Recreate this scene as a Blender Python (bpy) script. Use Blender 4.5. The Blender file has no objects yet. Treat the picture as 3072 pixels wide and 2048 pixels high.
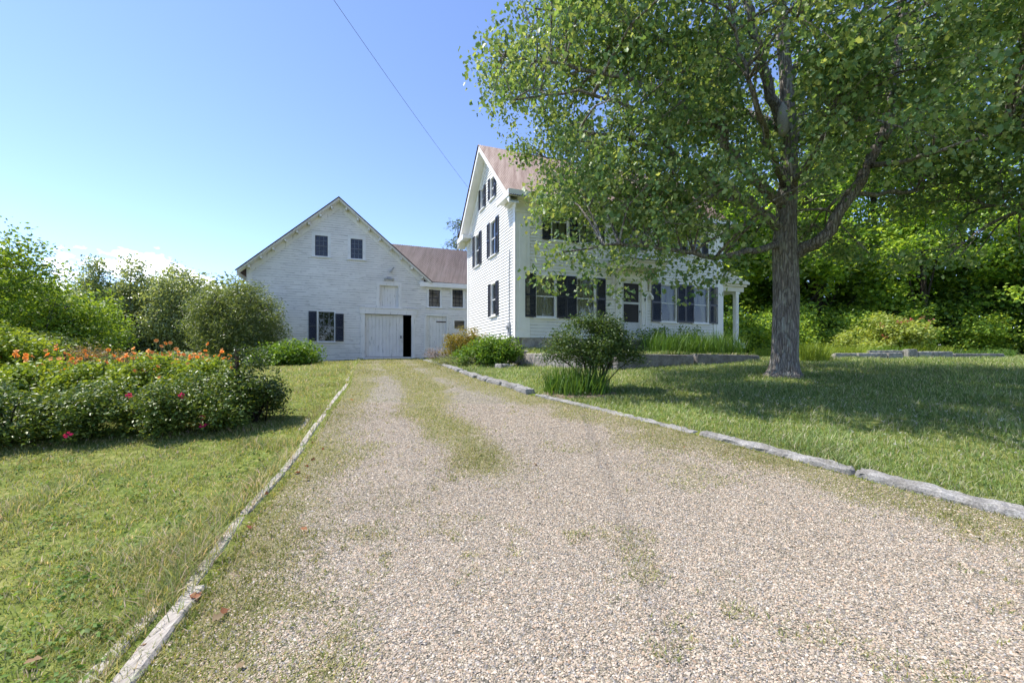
import bpy, math, random
import numpy as np
from mathutils import Vector, Matrix
rng = np.random.default_rng(7); random.seed(7)
SC = bpy.context.scene; COL = SC.collection
R = math.radians
# ------------------------------------------------------------------ camera model (photo is 3072 x 2048)
F, CX, YH, EYE = 1330.0, 1536.0, 1075.0, 1.5
cam_d = bpy.data.cameras.new('camera'); cam = bpy.data.objects.new('camera', cam_d); COL.objects.link(cam)
cam.location = (0, 0, EYE); cam.rotation_euler = (R(90), 0, 0)
cam_d.sensor_width = 36; cam_d.lens = 36 * F / 3072; cam_d.shift_y = (YH - 1024) / 3072
cam_d.clip_end = 2000; cam_d.clip_start = 0.05
SC.camera = cam

# ------------------------------------------------------------------ noise
def _h(ix, iy, iz, seed):
    n = (ix * 73856093) ^ (iy * 19349663) ^ (iz * 83492791) ^ (seed * 2654435)
    n = (n ^ (n >> 13)) * 1274126177
    n = n & 0x7fffffff
    return ((n ^ (n >> 16)) % 100003) / 100003.0
def vnoise(x, y, z=None, seed=0):
    x = np.asarray(x, float); y = np.asarray(y, float); z = np.zeros_like(x) if z is None else np.asarray(z, float)
    ix, iy, iz = [np.floor(a).astype(np.int64) for a in (x, y, z)]
    fx, fy, fz = x - ix, y - iy, z - iz
    fx, fy, fz = [a * a * (3 - 2 * a) for a in (fx, fy, fz)]
    r = 0
    for a in (0, 1):
        for b in (0, 1):
            for c in (0, 1):
                w = (fx if a else 1 - fx) * (fy if b else 1 - fy) * (fz if c else 1 - fz)
                r = r + w * _h(ix + a, iy + b, iz + c, seed)
    return r
def sstep(x, a, b):
    t = np.clip((x - a) / (b - a), 0, 1); return t * t * (3 - 2 * t)

# ------------------------------------------------------------------ ground shape
_HY = [-30, -5, 0, 2, 3, 4.3, 5.5, 7, 9, 11, 13.5, 17, 21, 25, 32, 60, 300, 900]
_HH = [1.6, 1.5, 1.48, 1.45, 1.41, 1.30, 1.13, .93, .71, .52, .35, .20, .08, .0, .0, .25, .6, .9]
def hdrop(Y):
    Y = np.asarray(Y, float); s = 0
    for k in (-.5, -.25, 0, .25, .5):
        s = s + np.interp(Y + k, _HY, _HH)
    return s / 5
def gz(X, Y):
    X = np.asarray(X, float); Y = np.asarray(Y, float)
    z = EYE - hdrop(Y)
    z = z + np.clip(.030 * (X - 3), 0, .17) * sstep(Y, 4, 11)
    z = z - .25 * sstep(-X, 5.5, 14) * sstep(Y, 5, 14)
    z = z + .04 * (vnoise(X * .5, Y * .5, seed=3) - .5) * sstep(np.hypot(X, Y), 2, 6)
    return z
_LY = [-4, -1, 2.0, 3.7, 5.4, 8.3, 10.3, 15, 20, 25]
_LX = [-.9, -1.2, -1.72, -2.24, -2.58, -3.30, -3.80, -5.35, -6.95, -8.3]
_RY = [-4, -1, 2.4, 3.75, 4.75, 6.15, 7.5, 9.0, 11, 14, 17.3, 21.5, 25.5]
_RX = [8.5, 7.2, 5.35, 4.33, 3.62, 2.54, 1.5, .30, -.82, -1.95, -3.0, -4.35, -5.3]
XL = lambda Y: np.interp(Y, _LY, _LX)
XR = lambda Y: np.interp(Y, _RY, _RX)

# ------------------------------------------------------------------ mesh builder
class MB:
    def __init__(s, O=(0, 0, 0), e=(1, 0, 0), n=(0, -1, 0)):
        s.v = []; s.f = []; s.x = None; s.frame(O, e, n)
    def frame(s, O, e, n):
        s.O = Vector(O); s.e = Vector(e); s.n = Vector(n); return s
    def p(s, u, d, z):
        return s.O + s.e * u + s.n * d + Vector((0, 0, z))
    def face(s, pts):
        k = len(s.v); s.v += [s.p(*q) for q in pts]; s.f.append(tuple(range(k, k + len(pts))))
    def hexa(s, a):      # 8 points, bottom 4 ring then top 4 ring (u,d,z)
        k = len(s.v); s.v += [s.p(*q) for q in a]
        for q in ((0, 1, 2, 3), (7, 6, 5, 4), (0, 4, 5, 1), (1, 5, 6, 2), (2, 6, 7, 3), (3, 7, 4, 0)):
            s.f.append(tuple(k + i for i in q))
    def merge(s, o, mat):
        k = len(s.v); s.x = (len(s.f), mat); s.v += o.v; s.f += [tuple(i + k for i in f) for f in o.f]
    def box(s, u0, u1, d0, d1, z0, z1):
        s.hexa([(u0, d0, z0), (u1, d0, z0), (u1, d1, z0), (u0, d1, z0), (u0, d0, z1), (u1, d0, z1), (u1, d1, z1), (u0, d1, z1)])
    def prism(s, poly, d0, d1):     # poly in (u,z)
        n = len(poly); k = len(s.v)
        s.v += [s.p(u, d0, z) for u, z in poly] + [s.p(u, d1, z) for u, z in poly]
        s.f.append(tuple(range(k, k + n))); s.f.append(tuple(range(k + 2 * n - 1, k + n - 1, -1)))
        for i in range(n):
            j = (i + 1) % n; s.f.append((k + i, k + j, k + n + j, k + n + i))
    def tube(s, pts, rad, sides=8, cap=True):
        pts = [Vector(p) for p in pts]; k = len(s.v); n = len(pts)
        up = Vector((.31, .17, .93))
        for i, p in enumerate(pts):
            t = (pts[min(i + 1, n - 1)] - pts[max(i - 1, 0)]).normalized()
            a = t.cross(up if abs(t.dot(up)) < .95 else Vector((1, 0, 0))).normalized(); b = t.cross(a)
            for j in range(sides):
                an = 2 * math.pi * j / sides
                s.v.append(p + (a * math.cos(an) + b * math.sin(an)) * rad[i])
        for i in range(n - 1):
            for j in range(sides):
                q = (j + 1) % sides
                s.f.append((k + i * sides + j, k + i * sides + q, k + (i + 1) * sides + q, k + (i + 1) * sides + j))
        if cap:
            s.f.append(tuple(k + j for j in range(sides))[::-1]); s.f.append(tuple(k + (n - 1) * sides + j for j in range(sides)))
    def build(s, name, mat, parent=None, smooth=False, recalc=True):
        me = bpy.data.meshes.new(name); me.from_pydata(s.v, [], s.f); me.materials.append(mat)
        if s.x:
            me.materials.append(s.x[1]); me.polygons.foreach_set('material_index', np.array([int(i >= s.x[0]) for i in range(len(s.f))], np.int32))
        import bmesh
        if recalc:
            bm = bmesh.new(); bm.from_mesh(me); bmesh.ops.recalc_face_normals(bm, faces=bm.faces); bm.to_mesh(me); bm.free()
        if smooth: me.polygons.foreach_set('use_smooth', [True] * len(me.polygons))
        return link(name, me, parent)
def link(name, me, parent=None):
    o = bpy.data.objects.new(name, me); COL.objects.link(o)
    if parent is not None: adopt(o, parent)
    return o
def wloc(o):
    return (o.location + wloc(o.parent) + o.matrix_parent_inverse.translation) if o.parent else o.location.copy()
def adopt(o, parent):
    o.parent = parent; o.matrix_parent_inverse = Matrix.Translation(-wloc(parent))
def npmesh(name, V, faces, mat, parent=None, col=None, smooth=False):
    """V (n,3); faces: list of int arrays (m,k)."""
    me = bpy.data.meshes.new(name); me.vertices.add(len(V)); me.vertices.foreach_set('co', np.ascontiguousarray(V, dtype=np.float32).ravel())
    loops = np.concatenate([f.ravel() for f in faces]).astype(np.int32)
    tot = np.concatenate([np.full(len(f), f.shape[1], np.int32) for f in faces])
    st = np.concatenate([[0], np.cumsum(tot)[:-1]]).astype(np.int32)
    me.loops.add(len(loops)); me.loops.foreach_set('vertex_index', loops)
    me.polygons.add(len(tot)); me.polygons.foreach_set('loop_start', st)
    try: me.polygons.foreach_set('loop_total', tot)
    except Exception: pass
    if smooth: me.polygons.foreach_set('use_smooth', np.ones(len(tot), bool))
    me.update(calc_edges=True)
    if col is not None:
        a = me.attributes.new('col', 'FLOAT_COLOR', 'POINT')
        c = np.ones((len(V), 4), np.float32); c[:, :col.shape[1]] = col
        a.data.foreach_set('color', c.ravel())
    me.materials.append(mat)
    return link(name, me, parent)
def tag(o, label=None, cat=None, group=None, kind=None):
    if label: o['label'] = label
    if cat: o['category'] = cat
    if group: o['group'] = group
    if kind: o['kind'] = kind
    return o
def empty(name, loc, label=None, cat=None, group=None):
    o = bpy.data.objects.new(name, None); COL.objects.link(o); o.location = loc; o.empty_display_size = .2
    return tag(o, label, cat, group)
def copy_tree(o, parent=None):
    c = o.copy(); COL.objects.link(c)
    if parent is not None:
        c.parent = parent; c.matrix_parent_inverse = o.matrix_parent_inverse.copy()
    for ch in list(o.children): copy_tree(ch, c)
    return c

# ------------------------------------------------------------------ materials
class NT:
    def __init__(s, name):
        s.m = bpy.data.materials.new(name); s.m.use_nodes = True; s.t = s.m.node_tree; s.N = s.t.nodes
        s.b = s.N['Principled BSDF']; s.out = s.N['Material Output']
    def n(s, typ, ins=None, **kw):
        o = s.N.new(typ)
        for k, v in kw.items(): setattr(o, k, v)
        for k, v in (ins or {}).items(): s.set(o, k, v)
        return o
    def set(s, o, k, v):
        if isinstance(v, bpy.types.NodeSocket): s.t.links.new(v, o.inputs[k])
        else: o.inputs[k].default_value = v
    def coord(s, scale=(1, 1, 1), rot=(0, 0, 0)):
        tc = s.n('ShaderNodeTexCoord'); mp = s.n('ShaderNodeMapping', {'Vector': tc.outputs['Object'], 'Scale': scale, 'Rotation': rot}); return mp.outputs[0]
    def noise(s, scale, vec=None, detail=4, rough=.55):
        return s.n('ShaderNodeTexNoise', {'Scale': scale, 'Detail': detail, 'Roughness': rough, **({'Vector': vec} if vec else {'Vector': s.coord()})}).outputs['Fac']
    def ramp(s, fac, stops, interp='LINEAR'):
        r = s.n('ShaderNodeValToRGB', {'Fac': fac}); r.color_ramp.interpolation = interp; el = r.color_ramp.elements
        while len(el) < len(stops): el.new(.5)
        for e, (p, c) in zip(el, stops):
            e.position = p; e.color = (*c, 1) if not isinstance(c, (int, float)) else (c, c, c, 1)
        return r.outputs[0]
    def mix(s, fac, a, b, mode='MIX'):
        m = s.n('ShaderNodeMix', data_type='RGBA', blend_type=mode)
        for k, v in ((0, fac), (6, a), (7, b)):
            if isinstance(v, bpy.types.NodeSocket): s.t.links.new(v, m.inputs[k])
            else: m.inputs[k].default_value = v if isinstance(v, (int, float)) else (*v, 1)[:4]
        return m.outputs[2]
    def bump(s, h, strength=.3, dist=.01):
        s.set(s.b, 'Normal', s.n('ShaderNodeBump', {'Height': h, 'Strength': strength, 'Distance': dist}).outputs[0])
    def base(s, c, rough=.6, spec=.3):
        if isinstance(c, tuple): c = (*c, 1)
        s.set(s.b, 'Base Color', c); s.set(s.b, 'Roughness', rough); s.set(s.b, 'Specular IOR Level', spec); return s
M = {}
def plain(name, c, rough=.6, spec=.3, var=.12, scale=6):
    t = NT(name); n = t.noise(scale)
    lo = tuple(x * (1 - var) for x in c); hi = tuple(min(1, x * (1 + var)) for x in c)
    t.base(t.ramp(n, [(.3, lo), (.7, hi)]), rough, spec); M[name] = t.m; return t
plain('house_paint', (.80, .785, .755), .5, .3, .05, 2)
plain('trim_paint', (.83, .815, .785), .45, .35, .03, 3)
plain('shutter_paint', (.026, .029, .040), .34, .4, .4, 3)
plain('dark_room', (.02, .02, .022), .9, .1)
plain('curtain', (.62, .62, .56), .9, .1, .06, 10)
plain('screen_mesh', (.035, .032, .032), .6, .2)
plain('rust_iron', (.07, .04, .03), .8, .2, .4, 20)
plain('barn_trim', (.74, .74, .73), .6, .25, .08, 3)
plain('black_iron', (.03, .03, .035), .5, .4)
plain('steel', (.35, .36, .38), .4, .5)
plain('cable', (.22, .25, .28), .6, .3)
plain('sash_wood', (.62, .63, .64), .6, .3, .1, 10)
plain('barn_sash', (.16, .165, .18), .7, .2, .2, 10)
plain('barn_interior', (.02, .018, .015), .9, .1, .3)
plain('lap_shade', (.42, .43, .44), .9, .1, .2, 3)  # grey that paints the shadow line under each house front board
plain('worn_lap_shade', (.43, .425, .42), .9, .1, .35, 3)  # grey for painted lap shadow lines on barn and ell, partly worn edges
plain('tar_roof', (.05, .05, .06), .8, .2)
plain('cream_paint', (.68, .64, .55), .6, .3, .06, 4)
def m_barn():
    for nm, plank in (('barn_paint', False), ('barn_plank', True)):
        t = NT(nm); sc = (1.2, 1.2, 9) if not plank else (9, 9, .9)
        v = t.coord(sc); n1 = t.noise(2.2, v, 6, .7); n2 = t.noise(.8, None, 3)
        n3 = t.noise(6.0, v, 5, .7)
        paint = t.ramp(n2, [(.3, (.70, .685, .655)), (.7, (.80, .785, .755))])
        wood = t.ramp(n3, [(.3, (.20, .19, .18)), (.7, (.36, .35, .33))])
        msk = t.ramp(n1, [(.585, 0.0), (.66, .8)])
        c = t.mix(msk, paint, wood)
        if plank:
            tc = t.n('ShaderNodeTexCoord'); sx = t.n('ShaderNodeSeparateXYZ', {0: tc.outputs['Object']})
            z = t.n('ShaderNodeMapRange', {0: sx.outputs[2], 1: .2, 2: 1.0, 3: 1.0, 4: 0.0})
        t.base(c, .75, .2); t.bump(n3, .25, .006); M[nm] = t.m
m_barn()
def m_roof():
    t = NT('rusty_roof'); n1 = t.noise(1.3, None, 6, .65); v = t.coord((1, 1, 1)); n2 = t.noise(14, v, 4, .7)
    a = t.ramp(n1, [(.33, (.085, .042, .032)), (.5, (.125, .07, .058)), (.68, (.165, .115, .105))])
    b = t.ramp(t.noise(1.0, t.n('ShaderNodeMapping', {'Vector': t.n('ShaderNodeTexCoord').outputs['Object'], 'Rotation': (0, 0, -.37), 'Scale': (5.5, .35, .35)}).outputs[0], 5, .8), [(.38, (.09, .035, .022)), (.62, (.30, .23, .20))])
    t.base(t.mix(.6, a, b), .55, .4); t.set(t.b, 'Metallic', .15); M['rusty_roof'] = t.m
    t = NT('brown_roof'); n1 = t.noise(1.0, None, 6, .65); n2 = t.noise(1.0, t.n('ShaderNodeMapping', {'Vector': t.n('ShaderNodeTexCoord').outputs['Object'], 'Rotation': (0, 0, -.36), 'Scale': (5.5, .35, .35)}).outputs[0], 5, .8)
    a = t.ramp(n1, [(.35, (.055, .03, .03)), (.55, (.075, .05, .052)), (.7, (.10, .08, .086))])
    b = t.ramp(n2, [(.36, (.03, .016, .016)), (.68, (.17, .13, .13))])
    t.base(t.mix(.55, a, b), .6, .4); t.set(t.b, 'Metallic', .1); M['brown_roof'] = t.m
m_roof()
def m_granite(nm, lo, hi, moss=.0):
    t = NT(nm); n1 = t.noise(60, None, 5, .8); n2 = t.noise(4, None, 5, .65); n3 = t.noise(14, None, 4, .7)
    c = t.ramp(n1, [(.36, lo), (.5, tuple((a + b) / 2 for a, b in zip(lo, hi))), (.62, hi)])
    st = t.ramp(n2, [(.42, (1, 1, 1)), (.62, (.55, .53, .5))])
    c = t.mix(.8, c, st, 'MULTIPLY')
    if moss: c = t.mix(t.ramp(n3, [(.60, 0.0), (.70, moss)]), c, (.11, .13, .09))
    t.base(c, .85, .2); t.bump(n3, .5, .02); M[nm] = t.m
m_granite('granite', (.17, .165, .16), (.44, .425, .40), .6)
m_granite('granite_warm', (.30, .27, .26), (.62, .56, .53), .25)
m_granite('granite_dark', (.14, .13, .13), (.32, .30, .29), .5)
def m_bark(nm, dark, light, lich=.5):
    t = NT(nm); v = t.coord((7, 7, 1.1)); n1 = t.noise(2.4, v, 7, .7)
    w = t.n('ShaderNodeTexVoronoi', {'Vector': t.coord((12, 12, 2.0)), 'Scale': 1.6}, feature='DISTANCE_TO_EDGE').outputs['Distance']
    wr = t.ramp(w, [(.0, 0.0), (.25, 1.0)])
    c = t.ramp(n1, [(.3, dark), (.7, light)]); c = t.mix(.8, c, t.ramp(wr, [(0, .35), (.6, 1.0)]), 'MULTIPLY')
    n2 = t.noise(3.2, t.coord((2.5, 2.5, 1)), 6, .75)
    c = t.mix(t.ramp(n2, [(.52, 0.0), (.64, lich)]), c, (.40, .40, .34))
    t.base(c, .9, .1)
    hmix = t.n('ShaderNodeMath', {0: wr, 1: n1}, operation='ADD').outputs[0]
    t.bump(hmix, .9, .03); M[nm] = t.m
m_bark('maple_bark', (.14, .115, .10), (.40, .36, .33), .9)
m_bark('dark_bark', (.035, .028, .022), (.10, .085, .07), .15)
m_bark('grey_bark', (.09, .085, .075), (.22, .21, .19), .3)
def m_leaf(nm, trans=.42, gloss=.45, rough=.36, tint=(1.5, 1.35, .55)):
    t = NT(nm); a = t.n('ShaderNodeAttribute', attribute_name='col')
    t.set(t.b, 'Base Color', a.outputs['Color']); t.set(t.b, 'Roughness', rough); t.set(t.b, 'Specular IOR Level', gloss)
    tc = t.mix(1.0, a.outputs['Color'], tint, 'MULTIPLY')
    tr = t.n('ShaderNodeBsdfTranslucent', {'Color': tc})
    mx = t.n('ShaderNodeMixShader', {0: trans, 1: t.b.outputs[0], 2: tr.outputs[0]})
    t.t.links.new(mx.outputs[0], t.out.inputs[0]); M[nm] = t.m
m_leaf('leaf', .42, .28, .42); m_leaf('grass_blade', .35, .2, .55, (1.3, 1.25, .6)); m_leaf('glossy_leaf', .3, .4, .4); m_leaf('petal', .35, .2, .6, (1.3, 1.0, .8))
m_leaf('aspen_leaf', .45, .45, .35); m_leaf('wood_leaf', .55, .4, .38, (1.5, 1.4, .6))
def m_attr(nm, rough, spec):
    t = NT(nm); a = t.n('ShaderNodeAttribute', attribute_name='col'); t.base(a.outputs['Color'], rough, spec); M[nm] = t.m
m_attr('pebble', .8, .25)
def m_wood():
    t = NT('weathered_wood'); n1 = t.noise(3, t.coord((30, 2.5, 30)), 6, .75); n2 = t.noise(5, None, 3)
    c = t.ramp(n1, [(.3, (.20, .18, .16)), (.5, (.46, .42, .37)), (.7, (.66, .61, .55))])
    t.base(t.mix(.5, c, t.ramp(n2, [(.35, (.7, .66, .6)), (.65, (1, 1, 1))]), 'MULTIPLY'), .85, .15); t.bump(n1, .6, .01); M['weathered_wood'] = t.m
m_wood()
def m_glass(nm, tintc=(.9, .93, .95), mixb=.0):
    t = NT(nm); fr = t.n('ShaderNodeFresnel', {'IOR': 1.55}); f2 = t.n('ShaderNodeMath', {0: fr.outputs[0], 1: 1.15}, operation='MULTIPLY', use_clamp=True)
    g = t.n('ShaderNodeBsdfGlossy', {'Roughness': .02, 'Color': (1, 1, 1, 1)}); tr = t.n('ShaderNodeBsdfTransparent', {'Color': (*tintc, 1)})
    n = t.noise(1.5, None, 2); bp = t.n('ShaderNodeBump', {'Height': n, 'Strength': .12, 'Distance': .05}); t.t.links.new(bp.outputs[0], g.inputs['Normal'])
    mx = t.n('ShaderNodeMixShader', {0: f2.outputs[0], 1: tr.outputs[0], 2: g.outputs[0]}); t.t.links.new(mx.outputs[0], t.out.inputs[0]); M[nm] = t.m
m_glass('glass')
def m_ground():
    t = NT('lawn_soil'); n1 = t.noise(.6, None, 5, .6); n2 = t.noise(9, None, 6, .75)
    a = t.ramp(n2, [(.3, (.075, .08, .025)), (.5, (.155, .185, .05)), (.72, (.34, .30, .16))])
    b = t.ramp(n1, [(.35, (.75, .9, .6)), (.65, (1.15, 1.1, .9))])
    t.base(t.mix(1.0, a, b, 'MULTIPLY'), .95, .1); t.bump(n2, .6, .03); M['lawn_soil'] = t.m
    t = NT('gravel'); v = t.coord()
    vo = t.n('ShaderNodeTexVoronoi', {'Vector': v, 'Scale': 62.0}); vd = t.n('ShaderNodeTexVoronoi', {'Vector': v, 'Scale': 62.0}, feature='DISTANCE_TO_EDGE')
    sep = t.n('ShaderNodeSeparateColor', {0: vo.outputs['Color']})
    stone = t.ramp(sep.outputs[0], [(.0, (.15, .14, .115)), (.15, (.29, .255, .195)), (.4, (.39, .34, .255)), (.62, (.47, .415, .32)), (.8, (.32, .30, .265)), (.93, (.55, .50, .42))], 'CONSTANT')
    ed = t.ramp(vd.outputs['Distance'], [(.0, .42), (.13, 1.0)])
    c = t.mix(1.0, stone, ed, 'MULTIPLY')
    at = t.n('ShaderNodeAttribute', attribute_name='col'); ats = t.n('ShaderNodeSeparateColor', {0: at.outputs['Color']})
    n2 = t.noise(7, None, 6, .75); n3 = t.noise(1.1, None, 4, .6)
    soil = t.ramp(n2, [(.3, (.12, .125, .03)), (.55, (.23, .215, .075)), (.75, (.34, .29, .15))])
    am = t.n('ShaderNodeMath', {0: ats.outputs[0], 1: n2}, operation='ADD'); f = t.ramp(am.outputs[0], [(.72, 0.0), (1.15, .62)])
    c = t.mix(f, c, soil)
    c = t.mix(.35, c, t.ramp(n3, [(.35, (.82, .78, .70)), (.65, (1, 1, 1))]), 'MULTIPLY')
    t.base(c, .9, .15); t.bump(t.ramp(vd.outputs['Distance'], [(0, 0.0), (.3, 1.0)]), .55, .012); M['gravel'] = t.m
    t = NT('bare_soil'); n2 = t.noise(20, None, 6, .75)
    t.base(t.ramp(n2, [(.3, (.12, .085, .06)), (.7, (.33, .25, .19))]), .95, .1); t.bump(n2, .8, .03); M['bare_soil'] = t.m
m_ground()

# ------------------------------------------------------------------ light and sky
SUN_EL, SUN_AZ = R(58), math.atan2(-.52, .09)        # azimuth from +Y towards +X
svec = Vector((math.sin(SUN_AZ) * math.cos(SUN_EL), math.cos(SUN_AZ) * math.cos(SUN_EL), math.sin(SUN_EL)))
ld = bpy.data.lights.new('sun', 'SUN'); ld.energy = 2.85; ld.angle = R(.53); ld.color = (1, .95, .86)
lo = bpy.data.objects.new('sun', ld); COL.objects.link(lo); lo.rotation_euler = (-svec).to_track_quat('-Z', 'Y').to_euler(); lo.location = (-20, 10, 40)
w = bpy.data.worlds.new('World'); SC.world = w; w.use_nodes = True; wt = w.node_tree; bg = wt.nodes['Background']
sky = wt.nodes.new('ShaderNodeTexSky'); sky.sky_type = 'NISHITA'; sky.sun_disc = False; sky.sun_elevation = SUN_EL; sky.sun_rotation = SUN_AZ
sky.air_density = .75; sky.dust_density = .05; sky.ozone_density = 1.6; sky.altitude = 200
def wn(typ, ins=None, **kw):
    o = wt.nodes.new(typ)
    for k, v in kw.items(): setattr(o, k, v)
    for k, v in (ins or {}).items():
        if isinstance(v, bpy.types.NodeSocket): wt.links.new(v, o.inputs[k])
        else: o.inputs[k].default_value = v
    return o
tc = wn('ShaderNodeTexCoord'); sp = wn('ShaderNodeSeparateXYZ', {0: tc.outputs['Generated']})
nz = wn('ShaderNodeTexNoise', {'Vector': wn('ShaderNodeMapping', {'Vector': tc.outputs['Generated'], 'Scale': (1, 1, 2.2)}).outputs[0], 'Scale': 9.0, 'Detail': 6.0, 'Roughness': .6})
def band(v, a, b, c, d):
    m1 = wn('ShaderNodeMapRange', {0: v, 1: a, 2: b, 3: 0.0, 4: 1.0}); m2 = wn('ShaderNodeMapRange', {0: v, 1: c, 2: d, 3: 1.0, 4: 0.0})
    return wn('ShaderNodeMath', {0: m1.outputs[0], 1: m2.outputs[0]}, operation='MULTIPLY').outputs[0]
el = band(sp.outputs[2], .02, .08, .15, .215); az = band(sp.outputs[0], -.95, -.85, -.60, -.48)
em = wn('ShaderNodeMath', {0: el, 1: az}, operation='MULTIPLY').outputs[0]
ad = wn('ShaderNodeMath', {0: nz.outputs['Fac'], 1: wn('ShaderNodeMath', {0: em, 1: .34}, operation='MULTIPLY').outputs[0]}, operation='ADD').outputs[0]
cm = wn('ShaderNodeMapRange', {0: ad, 1: .76, 2: .86, 3: 0.0, 4: .9}).outputs[0]
mx = wn('ShaderNodeMix', data_type='RGBA'); wt.links.new(cm, mx.inputs[0]); tn = wn('ShaderNodeMix', data_type='RGBA', blend_type='MULTIPLY'); tn.inputs[0].default_value = 1.0; wt.links.new(sky.outputs[0], tn.inputs[6]); tn.inputs[7].default_value = (.78, .765, .86, 1); wt.links.new(tn.outputs[2], mx.inputs[6]); mx.inputs[7].default_value = (8.0, 8.2, 8.6, 1)
wt.links.new(mx.outputs[2], bg.inputs[0]); bg.inputs[1].default_value = .15
SC.view_settings.view_transform = 'Standard'; SC.view_settings.look = 'None'; SC.view_settings.gamma = 1.0; SC.view_settings.exposure = 1.36
SC.cycles.use_denoising = True; SC.cycles.denoiser = 'OPENIMAGEDENOISE'
SC.cycles.max_bounces = 8; SC.cycles.transparent_max_bounces = 12; SC.cycles.transmission_bounces = 4
SC.cycles.sample_clamp_indirect = 6; SC.cycles.caustics_reflective = False; SC.cycles.caustics_refractive = False

# ------------------------------------------------------------------ ground sheets
def axis(fine0, fine1, step, lo, hi):
    a = list(np.arange(fine0, fine1 + 1e-6, step)); s = step; x = fine1
    while x < hi: s *= 1.35; x += s; a.append(min(x, hi))
    s = step; x = fine0
    while x > lo: s *= 1.35; x -= s; a.insert(0, max(x, lo))
    return np.array(a)
gx, gy = axis(-14, 26, .3, -700, 700), axis(-4, 34, .3, -60, 900)
GX, GY = np.meshgrid(gx, gy); nX, nY = len(gx), len(gy)
V = np.stack([GX.ravel(), GY.ravel(), gz(GX, GY).ravel()], 1)
i, j = np.meshgrid(np.arange(nX - 1), np.arange(nY - 1)); k = (j * nX + i).ravel()
tag(npmesh('lawn_ground', V, [np.stack([k, k + 1, k + nX + 1, k + nX], 1)], M['lawn_soil'], smooth=True), kind='structure')

_CY = [3.4, 4.6, 5.55, 7.2, 9, 11, 14, 18, 24]; _CXX = [.55, -.12, -.52, -1.3, -1.75, -2.4, -3.6, -4.9, -6.7]
def drive_green(X, Y):
    dL = X - XL(Y); dR = (XR(Y) - X) * .85
    g = np.maximum(.95 * np.exp(-(np.maximum(dL, 0) / (.60 + .006 * Y)) ** 2), .9 * np.exp(-(np.maximum(dR, 0) / (.72 + .008 * Y)) ** 2))
    wc = .33 + .013 * Y
    c = np.exp(-((X - np.interp(Y, _CY, _CXX)) / wc) ** 2) * sstep(Y, 3.9, 5.2) * (1.05 - .05 * sstep(Y, 7, 9))
    g = np.maximum(g, c)
    n = .6 * vnoise(X * 1.1, Y * 1.1, seed=11) + .4 * vnoise(X * 3.5, Y * 3.5, seed=12)
    g = g * (.45 + 1.1 * n) + .30 * sstep(n, .52, .8) + .04 * sstep(Y, 9, 18)
    return np.clip(g, 0, 1)
ys = np.concatenate([np.arange(-4, 10, .12), np.arange(10, 25.3, .25)]); ss = np.linspace(0, 1, 60)
YY, SS = np.meshgrid(ys, ss, indexing='ij')
wob = .07 * (vnoise(YY * 2.1, SS * 0 + 3, seed=5) - .5)
XX = XL(YY) + .03 + (XR(YY) - XL(YY) - .06) * SS + wob * (1 - 2 * np.abs(SS - .5)) * 0
edge = np.minimum(SS, 1 - SS) * 40
ZZ = gz(XX, YY) + np.where(edge < .1, -.03, .012) + .012 * (vnoise(XX * 1.7, YY * 1.7, seed=8) - .5) * np.clip(edge, 0, 1)
V = np.stack([XX.ravel(), YY.ravel(), ZZ.ravel()], 1); n_s = len(ss)
i, j = np.meshgrid(np.arange(n_s - 1), np.arange(len(ys) - 1)); k = (j * n_s + i).ravel()
gcol = drive_green(XX, YY).ravel()
tag(npmesh('driveway', V, [np.stack([k, k + 1, k + n_s + 1, k + n_s], 1)], M['gravel'], col=np.stack([gcol] * 3, 1), smooth=True), kind='structure')

# ------------------------------------------------------------------ house frame
TH = R(21.4); OH = Vector((.0083 * 16, 16, 0)); EH = Vector((math.cos(TH), math.sin(TH), 0)); NH = Vector((math.sin(TH), -math.cos(TH), 0)); GH = -NH
def onplane(O, e, x, y):
    r = (x - CX) / F; u = (r * O.y - O.x) / (e.x - r * e.y); Y = O.y + u * e.y
    return u, EYE + (YH - y) / F * Y
def FH(x, y): return onplane(OH, EH, x, y)
def FG(x, y): return onplane(OH, GH, x, y)
W_H = FH(2166, 900)[0]; D_H = FG(1404, 900)[0]
ZB = FH(1547, 1012)[1]                     # bottom of siding
ZGH = ZB - .42                             # ground at the house
ZEAVE = FH(1552, 585)[1]
# terrace in front of the house (house coordinates u along the front, d out from it)
def hp(u, d, z=0): return OH + EH * u + NH * d + Vector((0, 0, z))
ZW = EYE + .13
def dmax(u): return np.interp(u, [-.15, 1.85, 7.9, 8.6], [.35, 3.38, 3.38, 3.38])
us = np.linspace(-.15, 7.9, 50); ts = np.linspace(0, 1, 20); UU, TT = np.meshgrid(us, ts, indexing='ij'); DD = TT * dmax(UU) - .05 * (1 - TT)
zt = ZGH + (ZW + .01 - ZGH) * np.clip(DD / dmax(UU), 0, 1) + .05 * (vnoise(UU, DD, seed=21) - .5) * TT
def t_z(u, d): return ZGH + (ZW + .01 - ZGH) * np.clip(d / dmax(u), 0, 1)
def hxy(u, d): return OH.x + EH.x * u + NH.x * d, OH.y + EH.y * u + NH.y * d
tx, ty = hxy(UU, DD); V = np.stack([tx.ravel(), ty.ravel(), zt.ravel()], 1); q = len(ts)
i, j = np.meshgrid(np.arange(q - 1), np.arange(len(us) - 1)); k = (j * q + i).ravel()
tag(npmesh('terrace_ground', V, [np.stack([k, k + 1, k + q + 1, k + q], 1)], M['lawn_soil'], smooth=True), kind='structure')

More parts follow.
